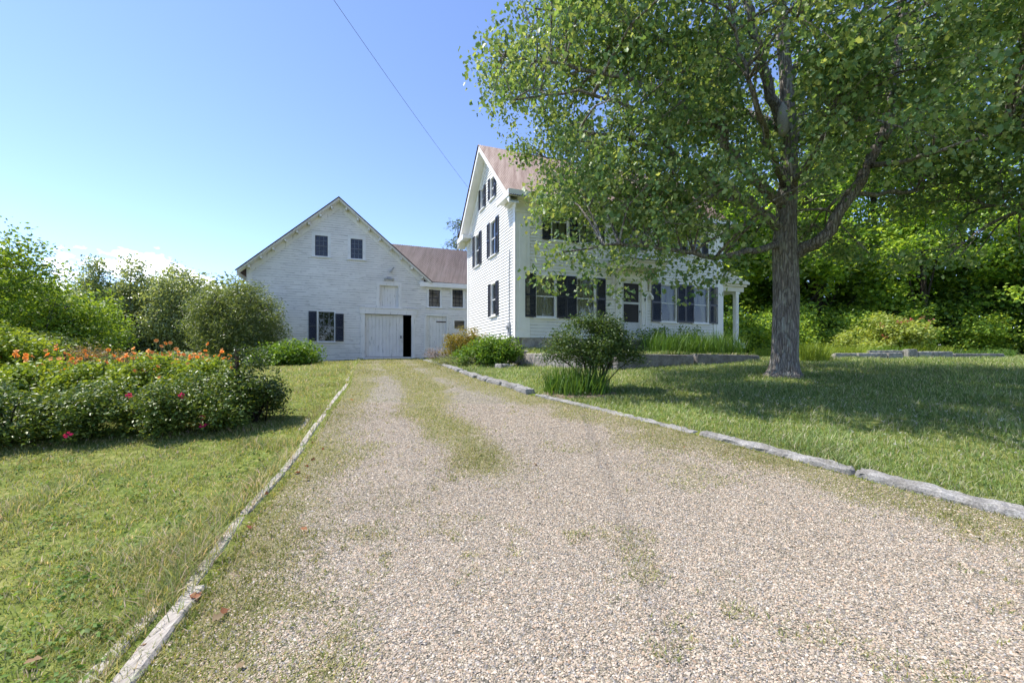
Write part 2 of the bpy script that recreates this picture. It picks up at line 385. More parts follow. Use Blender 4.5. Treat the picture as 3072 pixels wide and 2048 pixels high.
# ------------------------------------------------------------------ wall helpers
def clapboards(mb, a, b, z0, z1, openings, pitch=.1, ext=None, lap=.028, jit=0, edge=None, ew=.014):
    """boards from z0 to z1; ext(z)->(ua,ub); openings (u0,u1,z0,z1)."""
    z = z0
    while z < z1 - 1e-4:
        zt_ = min(z + pitch, z1); zm = (z + zt_) / 2
        A0, B0 = ext(z) if ext else (a, b); A1, B1 = ext(zt_) if ext else (a, b)
        cuts = sorted((o[0], o[1]) for o in openings if o[2] < zm < o[3])
        segs = []; x = None
        cur = A0; left = True
        for c0, c1 in cuts:
            if c0 > cur + .001: segs.append((cur, c0, left, False))
            cur = max(cur, c1); left = False
        if cur < B0 - .001: segs.append((cur, B0, left, True))
        for s0, s1, l, r_ in segs:
            t0 = A1 if l else s0; t1 = B1 if r_ else s1
            if t1 < t0: t0 = t1 = (t0 + t1) / 2
            j1 = random.uniform(-jit, jit); j2 = random.uniform(-jit, jit)
            mb.face([(s0, lap, z + j1), (s1, lap, z + j2), (t1, .003, zt_), (t0, .003, zt_)])
            mb.face([(s0, -.012, z), (s1, -.012, z), (s1, lap, z + j2), (s0, lap, z + j1)])
            if edge is not None:  # broken strips along the board bottom, painting in the lap shadow
                x = s0
                while x < s1 - .02:
                    x2 = min(s1, x + random.uniform(.15, .9))
                    if random.random() < .8:
                        w1, w2 = ew * random.uniform(.3, 1.5), ew * random.uniform(.3, 1.5); q1 = z + j1 + (j2 - j1) * (x - s0) / (s1 - s0); q2 = z + j1 + (j2 - j1) * (x2 - s0) / (s1 - s0)
                        edge.face([(x, lap + .002, q1 - .001), (x2, lap + .002, q2 - .001), (x2, lap + .001, q2 + w2), (x, lap + .001, q1 + w1)])
                    x = x2
        z = zt_
def frame_ring(mb, u0, u1, z0, z1, t, d0, d1, tb=None):
    tb = t if tb is None else tb
    mb.box(u0 - t, u0, d0, d1, z0 - tb, z1 + t); mb.box(u1, u1 + t, d0, d1, z0 - tb, z1 + t)
    mb.box(u0, u1, d0, d1, z1, z1 + t); mb.box(u0, u1, d0, d1, z0 - tb, z0)
def window(parent, pl, u0, u1, z0, z1, cols, rows, trim=.09, casing='trim_paint', sash='sash_wood', curtain=None, rail=True, sill=True, mw=.018, dark=True, label=None, head=0):
    f = MB(*pl); frame_ring(f, u0, u1, z0, z1, trim, -.08, .032, .04)
    if head: f.box(u0 - trim - .03, u1 + trim + .03, -.02, .05, z1 + trim + .002, z1 + trim + head)
    fo = f.build('window', M[casing], parent)
    if label: fo['label'] = label
    s = MB(*pl); w_ = .022 if sash in ('barn_sash', 'black_iron') else .032
    frame_ring(s, u0 + w_, u1 - w_, z0 + w_, z1 - w_, w_ - .002, -.055, -.022)
    if rail: s.box(u0 + w_, u1 - w_, -.053, -.018, (z0 + z1) / 2 - .022, (z0 + z1) / 2 + .022)
    for c in range(1, cols):
        u = u0 + (u1 - u0) * c / cols; s.box(u - mw / 2, u + mw / 2, -.050, -.026, z0 + w_, z1 - w_)
    for r_ in range(1, rows):
        if rail and r_ * 2 == rows: continue
        z = z0 + (z1 - z0) * r_ / rows; s.box(u0 + w_, u1 - w_, -.049, -.027, z - mw / 2, z + mw / 2)
    s.build('sash', M[sash], fo)
    g = MB(*pl); q4 = [(u0 + .01, -.040, z0 + .01), (u1 - .01, -.040, z0 + .01), (u1 - .01, -.040, z1 - .01), (u0 + .01, -.040, z1 - .01)]
    if g.e.cross(Vector((0, 0, 1))).dot(g.n) < 0: q4 = q4[::-1]
    g.face(q4); g.build('pane', M['glass'], fo, recalc=False)
    if sill:
        q_ = MB(*pl); q_.box(u0 - trim - .05, u1 + trim + .05, -.02, .085, z0 - .085, z0 - .0405); q_.build('sill', M[casing], fo)
    if curtain:
        halves = {'sheer': [(u0, u1, 0)], 'pair': [(u0, u0 + (u1 - u0) * .46, 0), (u0 + (u1 - u0) * .54, u1, 0)], 'tied': [(u0, u0 + (u1 - u0) * .48, -1), (u0 + (u1 - u0) * .52, u1, 1)]}[curtain]
        for a, b, tie in halves:
            c_ = MB(*pl); n = 28
            zs = [z1, z0 + (z1 - z0) * .62, z0 + (z1 - z0) * .40, z0 + (z1 - z0) * .22, z0]
            wd = [1, .95, .72, .42, .46] if tie else [1, 1, 1, 1, 1]
            if tie < 0: wd = [1, .9, .55, .22, .2]
            pts = [[(((a + (b - a) * (k_ / n) * q2) if tie <= 0 else (b - (b - a) * (1 - k_ / n) * q2)), -.16 + .022 * math.sin(k_ * 1.9 + a * 7), z_) for k_ in range(n + 1)] for z_, q2 in zip(zs, wd)]
            for r0, r1 in zip(pts[:-1], pts[1:]):
                for k_ in range(n): c_.face([r1[k_], r1[k_ + 1], r0[k_ + 1], r0[k_]])
            c_.build('curtain', M['curtain'], fo, smooth=True)
    return fo
def shutter(parent, pl, u0, u1, z0, z1, mat='shutter_paint', d=.034, slats=True, label=None, mid=.5):
    s = MB(*pl); st = min(.045, (u1 - u0) * .18); zm = z0 + (z1 - z0) * mid
    s.box(u0, u0 + st, d, d + .032, z0, z1); s.box(u1 - st, u1, d, d + .032, z0, z1)
    for a, b in ((z0, z0 + .07), (zm - .04, zm + .04), (z1 - .06, z1)): s.box(u0 + st, u1 - st, d + .001, d + .030, a, b)
    for a, b in ((z0 + .07, zm - .04), (zm + .04, z1 - .06)):
        n = max(2, int((b - a) / .045)); h = (b - a) / n
        for k_ in range(n):
            z = a + k_ * h
            if slats: s.hexa([(u0 + st, d + .024, z), (u1 - st, d + .024, z), (u1 - st, d + .030, z), (u0 + st, d + .030, z), (u0 + st, d + .002, z + h * .95), (u1 - st, d + .002, z + h * .95), (u1 - st, d + .008, z + h * .95), (u0 + st, d + .008, z + h * .95)])
        if not slats: s.box(u0 + st, u1 - st, d + .003, d + .014, a, b)
    o = s.build('shutter', M[mat], parent)
    if label: o['label'] = label
    return o
def corrugated(mb, P0, P1, Q0, Q1, pitch=.09, amp=.012, thick=.02):
    """sheet with lower edge P0-P1 and upper edge Q0-Q1 (Vectors), ribs run up the slope."""
    n = int((P1 - P0).length / pitch * 4); nrm = (P1 - P0).cross(Q0 - P0).normalized()
    if nrm.z < 0: nrm = -nrm
    k0 = len(mb.v); m = 6
    for i_ in range(n + 1):
        t = i_ / n; off = nrm * (amp * math.sin(i_ * math.pi / 2) + thick)
        a = P0.lerp(P1, t); b = Q0.lerp(Q1, t)
        for j_ in range(m + 1):
            mb.v.append(a.lerp(b, j_ / m) + off)
    for i_ in range(n):
        for j_ in range(m):
            q_ = k0 + i_ * (m + 1) + j_; mb.f.append((q_, q_ + m + 1, q_ + m + 2, q_ + 1))

# ------------------------------------------------------------------ farmhouse
house = empty('farmhouse', hp(0, 0, ZGH), 'white clapboard two storey farmhouse with dark shutters and rusty metal roof behind the maple', 'house')
PF = (OH, EH, NH)                          # front plane
PG = (OH, GH, -EH)                         # gable plane: u runs back from the corner, normal points left
PRt = (OH + EH * W_H, GH, EH)
PB = (OH + GH * D_H, EH, GH)
RISE = (FG(1447, 462)[1] - ZEAVE) * .93; OV = .42
ZPK = ZEAVE + RISE
fw = []                                     # front openings
def rect(fn, x0, y0, x1, y1):
    u0, _ = fn(x0, y0); u1, _ = fn(x1, y1); z1 = fn((x0 + x1) / 2, y0)[1]; z0 = fn((x0 + x1) / 2, y1)[1]
    return (min(u0, u1), max(u0, u1), min(z0, z1), max(z0, z1))
# first floor front windows: common sill and head
zs1 = FH(1637, 950)[1]; zh1 = FH(1637, 828)[1]
zs2 = FH(1690, 722)[1]; zh2 = FH(1690, 612)[1]
f1 = [(1608, 1665, 'sheer'), (1731, 1784, 'sheer'), (1983, 2027, 'tied'), (2081, 2123, 'tied')]
wins = []
for a, b, c in f1:
    u0, u1 = FH(a, 880)[0], FH(b, 880)[0]; wins.append((u0, u1, zs1, zh1, c, 1))
u_l, u_r = FH(1655, 670)[0], FH(1703, 670)[0]
ww = u_r - u_l
u2 = FH(1739, 670)[0]; ucen = FH(1894, 900)[0]
for u in (u_l, u2, ucen - ww / 2, 2 * ucen - u2 - ww, 2 * ucen - u_l - ww): wins.append((u, u + ww, zs2, zh2, 'pair', 2))
du0, du1 = FH(1866, 900)[0], FH(1921, 900)[0]; zd0 = ZB - .02; zd1 = FH(1893, 842)[1]
openF = [(a - .02, b + .02, z0 - .02, z1 + .02) for a, b, z0, z1, _, _ in wins] + [(du0 - .28, du1 + .28, zd0 - .1, zd1 + .34)]
PIL = .62                                   # corner pilaster width
wm = MB(*PF); wme = MB(*PF); clapboards(wm, .0, W_H, ZB, ZEAVE - .30, openF, .118, edge=wme, ew=.011)
g1 = FG(1447, 460)
# gable windows
gw = []
gb = rect(FG, 1483.5, 852, 1468.5, 945)
def gwin(x0, x1, ytop_at_near, ybot_at_near):
    (ua, zt1), (ub, _) = FG(x1, ytop_at_near), FG(x0, 600); zb = FG(x1, ybot_at_near)[1]
    return (min(ua, ub), max(ua, ub), zb, zt1)
gw.append((*gwin(1475.5, 1489.0, 848, 943), None))           # ground floor
gw.append((*gwin(1473.0, 1488.5, 656, 758), None))           # first floor, near
gw.append((*gwin(1427.5, 1439.0, 701, 792), None))           # first floor, far
gw.append((*gwin(1473.5, 1484.0, 522, 585), None))           # attic near
gw.append((*gwin(1444.5, 1453.5, 566, 622), None))           # attic far
gw = [(a, b, z0, z1, 'pair' if i_ < 3 else 'sheer') for i_, (a, b, z0, z1, _) in enumerate(gw)]
# equalise: same storey shares heights
z0m = (gw[1][2] + gw[2][2]) / 2; z1m = (gw[1][3] + gw[2][3]) / 2
gw[1] = (gw[1][0], gw[1][1], z0m, z1m, 'pair'); gw[2] = (gw[2][0], gw[2][1], z0m, z1m, 'pair')
z0m = (gw[3][2] + gw[4][2]) / 2; z1m = (gw[3][3] + gw[4][3]) / 2
gw[3] = (gw[3][0], gw[3][1], z0m, z1m, 'pair'); gw[4] = (gw[4][0], gw[4][1], z0m, z1m, 'pair')
openG = [(a - .02, b + .02, z0 - .02, z1 + .02) for a, b, z0, z1, _ in gw]
def gext(z):
    if z <= ZEAVE: return (0, D_H)
    t = (z - ZEAVE) / RISE; return (D_H / 2 * t, D_H - D_H / 2 * t)
wm.frame(*PG); clapboards(wm, 0, D_H, ZB, ZPK - .05, openG, .118, gext)
wm.frame(*PRt); clapboards(wm, 0, D_H, ZB, ZPK - .05, [], .21, gext)
wm.frame(*PB); clapboards(wm, 0, W_H, ZB, ZEAVE, [], .21)
wm.merge(wme, M['lap_shade']); wm.build('wall', M['house_paint'], house)
# inner floor so that rooms stay dark
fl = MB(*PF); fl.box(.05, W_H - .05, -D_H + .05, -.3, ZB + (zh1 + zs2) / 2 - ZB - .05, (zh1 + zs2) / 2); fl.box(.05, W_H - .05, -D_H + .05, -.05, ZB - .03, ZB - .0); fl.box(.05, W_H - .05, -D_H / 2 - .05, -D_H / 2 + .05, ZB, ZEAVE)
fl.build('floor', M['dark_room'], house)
fd = MB(*PF); fd.box(-.0 + .03, W_H - .03, -.25, -.03, ZGH - .9, ZB - .004); fd.frame(*PG); fd.box(.03, D_H - .03, -.25, -.03, ZGH - 1.2, ZB - .004)
fd.build('foundation', M['granite_warm'], house)
for a, b, z0, z1, c, st in wins: window(house, PF, a, b, z0, z1, 1, 2, .075, curtain=c)
for a, b, z0, z1, c in gw: window(house, PG, a, b, z0, z1, 1, 2, .075, curtain=c)
# shutters, front first floor: left/right edges straight from the photo
for a, b in ((1573.5, 1606), (1669.5, 1697), (1698, 1728.5), (1788, 1815), (1953.5, 1981), (2030, 2054), (2055, 2079.5), (2126.5, 2150.5)):
    shutter(house, PF, FH(a, 880)[0], FH(b, 880)[0], zs1 - .04, zh1 + .06)
sw = FH(1651, 670)[0] - FH(1626, 670)[0]
for a, b, z0, z1, c, st in wins:
    if st == 2:
        for u in ((a - .06 - sw, a - .06), (b + .06, b + .06 + sw)): shutter(house, PF, u[0], u[1], z0 - .04, z1 + .06)
for i_, (a, b, z0, z1, c) in enumerate(gw):
    s_w = (b - a) * (.52 if i_ < 3 else .48)
    shutter(house, PG, a - .05 - s_w, a - .05, z0 - .04, z1 + .05, label='dark shutter with a broken upper slat panel' if i_ == 1 else None)
    shutter(house, PG, b + .05, b + .05 + s_w, z0 - .04, z1 + .05)
# corner pilasters
for u0, u1 in ((-.03, PIL - .08), (W_H - PIL + .1, W_H + .03)):
    cp = MB(*PF)
    cp.box(u0, u1, .0, .045, ZB - .005, ZEAVE - .30); cp.box(u0 - .03, u1 + .05, .0, .075, ZEAVE - .62, ZEAVE - .50)
    cp.box(u0 + .16, u1 - .16, .045, .062, ZB + .3, ZEAVE - .75)
    if u0 < 0: cp.frame(*PG); cp.box(-.045, .17, .0, .04, ZB - .005, ZEAVE - .30)
    cp.build('pilaster', M['trim_paint'], house)
cp = MB(*PG); cp.box(D_H - .22, D_H + .02, .0, .04, ZB - .005, ZEAVE - .30)
cp.build('corner_board', M['trim_paint'], house)
# frieze, cornice, eave returns and rake boards
co = MB(*PF)
co.box(-.05, W_H + .05, .0, .05, ZEAVE - .50, ZEAVE - .16); co.box(-OV, W_H + OV, .0, OV - .02, ZEAVE - .16, ZEAVE - .02)
co.box(-OV, W_H + OV, OV - .02, OV + .03, ZEAVE - .22, ZEAVE + .02); co.box(-.1, W_H + .1, .05, .16, ZEAVE - .26, ZEAVE - .16)
co.frame(*PG)
co.box(-OV, .85, .0, OV - .02, ZEAVE - .16, ZEAVE - .03); co.box(-OV - .03, .85, OV - .02, OV + .03, ZEAVE - .22, ZEAVE + .01); co.box(-.06, .75, .0, .14, ZEAVE - .26, ZEAVE - .16)
co.box(D_H - .7, D_H + OV, .0, OV - .02, ZEAVE - .16, ZEAVE - .03); co.box(D_H - .7, D_H + OV + .03, OV - .02, OV + .03, ZEAVE - .22, ZEAVE + .01)
sl = RISE / (D_H / 2)
def rake(mb, uA, zA, uB, zB, d0, d1, h):
    mb.prism([(uA, zA - h), (uB, zB - h), (uB, zB), (uA, zA)], d0, d1)
zo = ZEAVE - OV * sl + .16
for sgn in (0, 1):
    ua = -OV if sgn == 0 else D_H + OV; um = D_H / 2
    rake(co, ua, zo - .02, um, ZPK + .14, OV - .05, OV, .22)          # outer barge board
    rake(co, ua, zo - .18, um, ZPK - .02, .03, OV - .052, .03)          # soffit
    rake(co, ua + (.3 if sgn == 0 else -.3), zo - .21 + .3 * sl, um, ZPK - .052, .0, .045, .34)  # frieze board under the soffit
co.build('cornice', M['trim_paint'], house)
rf = MB()
def roofpt(v, u, z): return OH + GH * v + EH * u + Vector((0, 0, z))
corrugated(rf, roofpt(-OV - .06, -OV - .04, zo + .0), roofpt(-OV - .06, W_H + OV, zo + .0), roofpt(D_H / 2, -OV - .04, ZPK + .16), roofpt(D_H / 2, W_H + OV, ZPK + .16), .085, .014, .03)
corrugated(rf, roofpt(D_H + OV + .06, -OV - .04, zo), roofpt(D_H + OV + .06, W_H + OV, zo), roofpt(D_H / 2, -OV - .04, ZPK + .16), roofpt(D_H / 2, W_H + OV, ZPK + .16), .17, .014, .03)
rfo = rf.build('roof', M['rusty_roof'], house)
# door with surround
ds = MB(*PF)
for u0, u1 in ((du0 - .30, du0 - .04), (du1 + .04, du1 + .30)):
    ds.box(u0, u1, -.08, .06, zd0, zd1 + .05)
    for za, zb_ in ((zd0 + .25, zd0 + .95), (zd0 + 1.05, zd1 - .12)): frame_ring(ds, u0 + .085, u1 - .085, za, zb_, .03, .06, .08)
    ds.box(u0 - .02, u1 + .02, -.02, .09, zd0, zd0 + .18)
ds.box(du0 - .30, du1 + .30, -.08, .075, zd1 + .05, zd1 + .34); ds.box(du0 - .04, du0, -.1, .02, zd0, zd1 + .05); ds.box(du1, du1 + .04, -.1, .02, zd0, zd1 + .05); ds.box(du0, du1, -.1, .02, zd1, zd1 + .05)
dso = ds.build('door_surround', M['trim_paint'], house)
dr = MB(*PF); h_ = zd1 - zd0; dw = .075
dr.box(du0, du0 + dw, -.04, .0, zd0, zd1); dr.box(du1 - dw, du1, -.04, .0, zd0, zd1)
for a, b in ((0, .09), (.265, .30), (.605, .64), (.955, 1.0)): dr.box(du0 + dw, du1 - dw, -.04, .0, zd0 + a * h_, zd0 + b * h_)
dr.box(du0 + dw, du1 - dw, -.032, -.012, zd0 + .09 * h_, zd0 + .265 * h_)
dro = dr.build('door', M['sash_wood'], house)
sm_ = MB(*PF)
for a, b in ((.30, .605), (.64, .955)): sm_.box(du0 + dw, du1 - dw, -.026, -.020, zd0 + a * h_, zd0 + b * h_)
sm_.build('screen', M['screen_mesh'], dro)
kn = MB(*PF); kn.box(du1 - .055, du1 - .03, .0, .05, zd0 + .47 * h_, zd0 + .50 * h_); kn.build('handle', M['black_iron'], dro)
# hood over the door
hd = MB(*PF); zh = zd1 + .36; hu0, hu1, hD = du0 - .62, du1 + .62, .95
hd.box(hu0 + .06, hu1 - .06, .02, hD - .06, zh, zh + .20); hd.box(hu0, hu1, .02, hD, zh + .20, zh + .28)
for u in (hu0 + .16, hu1 - .26):
    hd.prism([(u, zh - .75), (u + .10, zh - .75), (u + .10, zh), (u, zh)], .02, .10)
    for k_ in range(6):
        a0 = R(15 * k_); a1 = R(15 * (k_ + 1)); c0 = (.10 + .62 * (1 - math.cos(a0)), zh - .70 * (1 - math.sin(a0))); c1 = (.10 + .62 * (1 - math.cos(a1)), zh - .70 * (1 - math.sin(a1)))
        hd.hexa([(u, c0[0] - .04, c0[1] + .06), (u + .10, c0[0] - .04, c0[1] + .06), (u + .10, c0[0], c0[1]), (u, c0[0], c0[1]), (u, c1[0] - .04, c1[1] + .06), (u + .10, c1[0] - .04, c1[1] + .06), (u + .10, c1[0], c1[1]), (u, c1[0], c1[1])])
hdo = hd.build('door_hood', M['cream_paint'], house)
hr = MB(*PF); hr.hexa([(hu0 - .05, .0, zh + .283), (hu1 + .05, .0, zh + .283), (hu1 + .05, hD + .06, zh + .283), (hu0 - .05, hD + .06, zh + .283), (hu0 + .5, .0, zh + .52), (hu1 - .5, .0, zh + .52), (hu1 - .25, hD - .35, zh + .40), (hu0 + .25, hD - .35, zh + .40)])
hr.build('hood_roof', M['tar_roof'], hdo)
# number nine on the right pilaster: a ring and a tail
nm = MB(*PF); cu, cz, rr = du1 + .17, zd0 + .70 * h_, .035
ring = [(cu + rr * math.cos(R(20 * k_)), cz + rr * math.sin(R(20 * k_))) for k_ in range(19)]
for (a, b), (c, d_) in zip(ring[:-1], ring[1:]):
    nm.hexa([(a, .061, b), (c, .061, d_), (c + (cu - c) * .38, .061, d_ + (cz - d_) * .38), (a + (cu - a) * .38, .061, b + (cz - b) * .38), (a, .088, b), (c, .088, d_), (c + (cu - c) * .38, .088, d_ + (cz - d_) * .38), (a + (cu - a) * .38, .088, b + (cz - b) * .38)])
nm.hexa([(cu + rr - .013, .061, cz), (cu + rr, .061, cz), (cu - .005, .061, cz - .1), (cu - .022, .061, cz - .1), (cu + rr - .013, .088, cz), (cu + rr, .088, cz), (cu - .005, .088, cz - .1), (cu - .022, .088, cz - .1)])
nm.build('house_number', M['black_iron'], house)
for x in (1838, 1951):
    u, z = FH(x, 893); l_ = MB(*PF); l_.box(u - .05, u + .05, .018, .06, z + .02, z + .16)
    P = l_.p(u, .12, z); l_.tube([P + Vector((0, 0, .08)), P + Vector((0, 0, .02)), P + Vector((0, 0, -.06)), P + Vector((0, 0, -.1))], [.03, .06, .06, .03], 10)
    l_.box(u - .02, u + .02, .06, .12, z + .06, z + .10); l_.build('porch_lamp', M['trim_paint'], house)
# electric meter and tap pipe at the corner
mt = MB(*PG); u, z = FG(1531, 985); mt.box(u - .09, u + .09, .018, .09, z - .25, z + .2); P = mt.p(u, .12, z + .05); mt.tube([P + EH * .04, P - EH * .05], [.07, .07], 10)
mt.tube([mt.p(u, .05, z + .2), mt.p(u, .05, ZEAVE - 2.6), mt.p(u - .05, .05, ZEAVE - 1.9)], [.018] * 3, 6); mt.build('electric_meter', M['steel'], house)
# side porch at the right end
po = MB(*PF); zpt = FH(2170, 845)[1]; zpb = FH(2170, 872)[1]; uc = FH(2214, 950)[0]; zf = ZB - .05
pr_o = MB(*PF); ue = FH(2238, 855)[0] + .02
pr_o.box(W_H + .03, ue - .18, -4.6, .02, zpb, zpb + (zpt - zpb) * .55); pr_o.box(W_H + .03, ue - .08, -4.7, .10, zpb + (zpt - zpb) * .55 + .003, zpb + (zpt - zpb) * .8); pr_o.box(W_H + .03, ue, -4.8, .18, zpb + (zpt - zpb) * .8 + .003, zpt + .02)
pr_o.prism([(W_H + .03, zpt + .023), (ue, zpt + .023), (W_H + .03, zpt + .45)], -4.8, .18)
prt = pr_o.build('porch_roof', M['cream_paint'], house)
for dv in (-.12, -2.3, -4.4):
    c_ = MB(*PF); c_.box(uc - .085, uc + .085, dv - .085, dv + .085, zf, zpb); c_.box(uc - .12, uc + .12, dv - .12, dv + .12, zpb - .10, zpb - .002); c_.box(uc - .12, uc + .12, dv - .12, dv + .12, zf, zf + .16)
    frame_ring(c_, uc - .03, uc + .03, zf + .35, zf + .85, .022, dv + .085, dv + .10); frame_ring(c_, uc - .03, uc + .03, zf + .98, zpb - .22, .022, dv + .085, dv + .10)
    c_.build('porch_column', M['trim_paint'], house)
pd = MB(*PF); pd.box(W_H + .05, ue - .1, -4.6, .0, zf - .25, zf - .004); pd.build('porch_deck', M['sash_wood'], house)
# door steps
for k_, (a, b, d0, d1, z0, z1) in enumerate(((-.75, .75, .10, .62, ZB - .42, ZB - .10), (-1.15, 1.15, .10, 1.25, ZB - .75, ZB - .28))):
    st = MB(*PF); um = (du0 + du1) / 2; 
    if k_ == 1: st.box(um + a, um + b, .63, d1, z0, z1)
    else: st.box(um + a, um + b, d0, d1, z0 - .3, z1)
    s_o = st.build('stone_step', M['granite_dark'])
    tag(s_o, ['upper dark granite step right under the front door sill', 'lower wide granite step below the front door'][k_], 'step', 'granite steps at the front door')

# ------------------------------------------------------------------ barn and ell
TB = R(20.5); OB = Vector((-.0992 * 26, 26, 0)); EB = Vector((math.cos(TB), math.sin(TB), 0)); NB = Vector((math.sin(TB), -math.cos(TB), 0))
def FB(x, y): return onplane(OB, EB, x, y)
PBn = (OB, EB, NB)
bl = FB(742, 900)[0]; br = FB(1262, 900)[0]; bpk, zpk = FB(1017, 606)
zel = FB(716, 812)[1]; zer = FB(1286, 857)[1]; ebl, ebr = FB(716, 812)[0], FB(1290, 860)[0]
zev = (zel + zer) / 2; bsl_l = (zpk - zev) / (bpk - ebl); bsl_r = (zpk - zev) / (ebr - bpk)
zbb = EYE - .30
barn = empty('barn', OB + EB * bpk + Vector((0, 0, zbb)), 'weathered white clapboard barn with a half open sliding door at the end of the drive', 'barn')
bd = rect(FB, 1095, 943, 1234, 1071); bdz0 = FB(1160, 1069)[1]; bdz1 = FB(1160, 943)[1]
bdu0, bdu1 = FB(1095, 1000)[0], FB(1234, 1000)[0]
lof = rect(FB, 1138, 857, 1195, 920); w_low = rect(FB, 955.5, 935, 1003, 1023); w_a = rect(FB, 945, 707, 983.5, 768); w_b = rect(FB, 1052, 717, 1088, 776)
opB = [(bdu0, bdu1, bdz0, bdz1), lof, w_low, w_a, w_b]
def bext(z):
    a, b = bl, br
    zl = zpk - (bpk - bl) * bsl_l; zr = zpk - (br - bpk) * bsl_r
    if z > zl: a = bpk - (zpk - z) / bsl_l
    if z > zr: b = bpk + (zpk - z) / bsl_r
    return (a, max(a, b))
wb = MB(*PBn); weB = MB(*PBn); clapboards(wb, bl, br, zbb, zpk - .12, opB, .12, bext, .026, .006, weB, .015)
DEP = 12.0
wb.frame(OB + EB * bl, -NB, -EB); clapboards(wb, 0, DEP, zbb, zpk - (bpk - bl) * bsl_l, [], .2)
wb.frame(OB + EB * br, -NB, EB); clapboards(wb, 0, DEP, zbb, zpk - (br - bpk) * bsl_r, [], .4)
wb.frame(OB - NB * DEP, EB, -NB); clapboards(wb, bl, br, zbb, zpk - .12, [], .4, bext)
wb.merge(weB, M['worn_lap_shade']); wb.build('wall', M['barn_paint'], barn)
bi = MB(*PBn); bi.face([(bl + .1, -3.5, zbb), (br - .1, -3.5, zbb), (br - .1, -3.5, zev), (bl + .1, -3.5, zev)]); bi.face([(bl, -.1, zbb + .02), (br, -.1, zbb + .02), (br, -DEP, zbb + .02), (bl, -DEP, zbb + .02)])
bi.face([(bl, -.06, (lof[2] + bdz1) / 2), (br, -.06, (lof[2] + bdz1) / 2), (br, -DEP, (lof[2] + bdz1) / 2), (bl, -DEP, (lof[2] + bdz1) / 2)]); bi.build('interior_floor', M['barn_interior'], barn)
bt = MB(*PBn)
bt.box(bl - .03, bl + .22, .0, .04, zbb, zpk - (bpk - bl) * bsl_l + .05); bt.frame(OB + EB * bl, -NB, -EB); bt.box(-.03, .2, .0, .03, zbb, zpk - (bpk - bl) * bsl_l - .1); bt.frame(*PBn)
for a, za, s_ in ((ebl + .35, zpk - (bpk - ebl - .35) * bsl_l, 1), (ebr - .35, zpk - (ebr - .35 - bpk) * bsl_r, -1)):
    rake(bt, a, za + .0, bpk, zpk + .0, .018, .05, .40)
bt.build('rake_trim', M['barn_plank'], barn)
rb = MB(); ovb = .50
def bpt(u, d, z): return OB + EB * u + NB * d + Vector((0, 0, z))
for ue_, in ((ebl,), (ebr,)):
    corrugated(rb, bpt(ue_, ovb, zev + .06), bpt(ue_, -DEP - .4, zev + .06), bpt(bpk, ovb, zpk + .08), bpt(bpk, -DEP - .4, zpk + .08), .10, .012, .03)
rbo = rb.build('roof', M['brown_roof'], barn)
bb = MB(*PBn)
for ue_, s_ in ((ebl, 1), (ebr, -1)):
    rake(bb, ue_, zev + .06, bpk, zpk + .08, ovb - .05, ovb - .01, .09); rake(bb, ue_, zev - .02, bpk, zpk, .05, ovb - .052, .03)
bb.box(ebl, ebl + .05, -DEP, ovb - .06, zev - .16, zev + .02)
bb.build('barge_board', M['barn_plank'], barn)
be = MB(*PBn)
for ue_ in (ebl - .06, ebr + .06):
    ze_ = zev + .06 - .06 * bsl_l; rake(be, ue_, ze_ + .05, bpk, zpk + .13, ovb - .02, ovb + .03, .06)
be.build('roof_edge', M['brown_roof'], barn)
for s_, n_ in ((0, 8), (1, 8)):
    for k_ in range(n_):
        t = (k_ + .35) / n_; u = (ebl + .3 + (bpk - ebl - .3) * t) if s_ == 0 else (ebr - .3 - (ebr - .3 - bpk) * t); z = zpk - abs(u - bpk) * (bsl_l if s_ == 0 else bsl_r) - .05
        r_ = MB(*PBn); r_.box(u - .045, u + .045, .0, ovb - .10, z - .13, z - .02); r_.build('purlin_end', M['barn_plank'], barn)
# windows
window(barn, PBn, *w_a, 3, 4, .15, 'barn_trim', 'barn_sash', mw=.022, head=.03); window(barn, PBn, *w_b, 3, 4, .15, 'barn_trim', 'barn_sash', mw=.022, head=.03)
window(barn, PBn, *w_low, 3, 4, .08, 'barn_trim', 'barn_sash', mw=.024, head=.0)
for (x0, x1, lab) in ((926, 950, None), (1006, 1031, 'dark shutter with a broken pale upper panel')):
    u0, u1 = FB(x0, 980)[0], FB(x1, 980)[0]; shutter(barn, PBn, u0, u1, w_low[2] + .0, w_low[3] - (.08 if lab else .0), 'shutter_paint', slats=True, label=lab)
# loft door
ld_ = MB(*PBn); frame_ring(ld_, *lof, .17, -.16, .045); ldf = ld_.build('loft_door_frame', M['barn_plank'], barn)
def planks(pl, u0, u1, z0, z1, n, d0, d1, name, mat, parent):
    q_ = MB(*pl)
    for k_ in range(n):
        a = u0 + (u1 - u0) * k_ / n; b = u0 + (u1 - u0) * (k_ + 1) / n
        q_.box(a + .007, b - .007, d0, d1 + random.uniform(-.004, .004), z0, z1)
    q_.box(u0, u1, d0 - .02, d0 - .001, z0, z1)
    return q_.build(name, M[mat], parent)
planks(PBn, lof[0], lof[1], lof[2], lof[3], 7, -.15, -.12, 'loft_door', 'barn_plank', ldf)
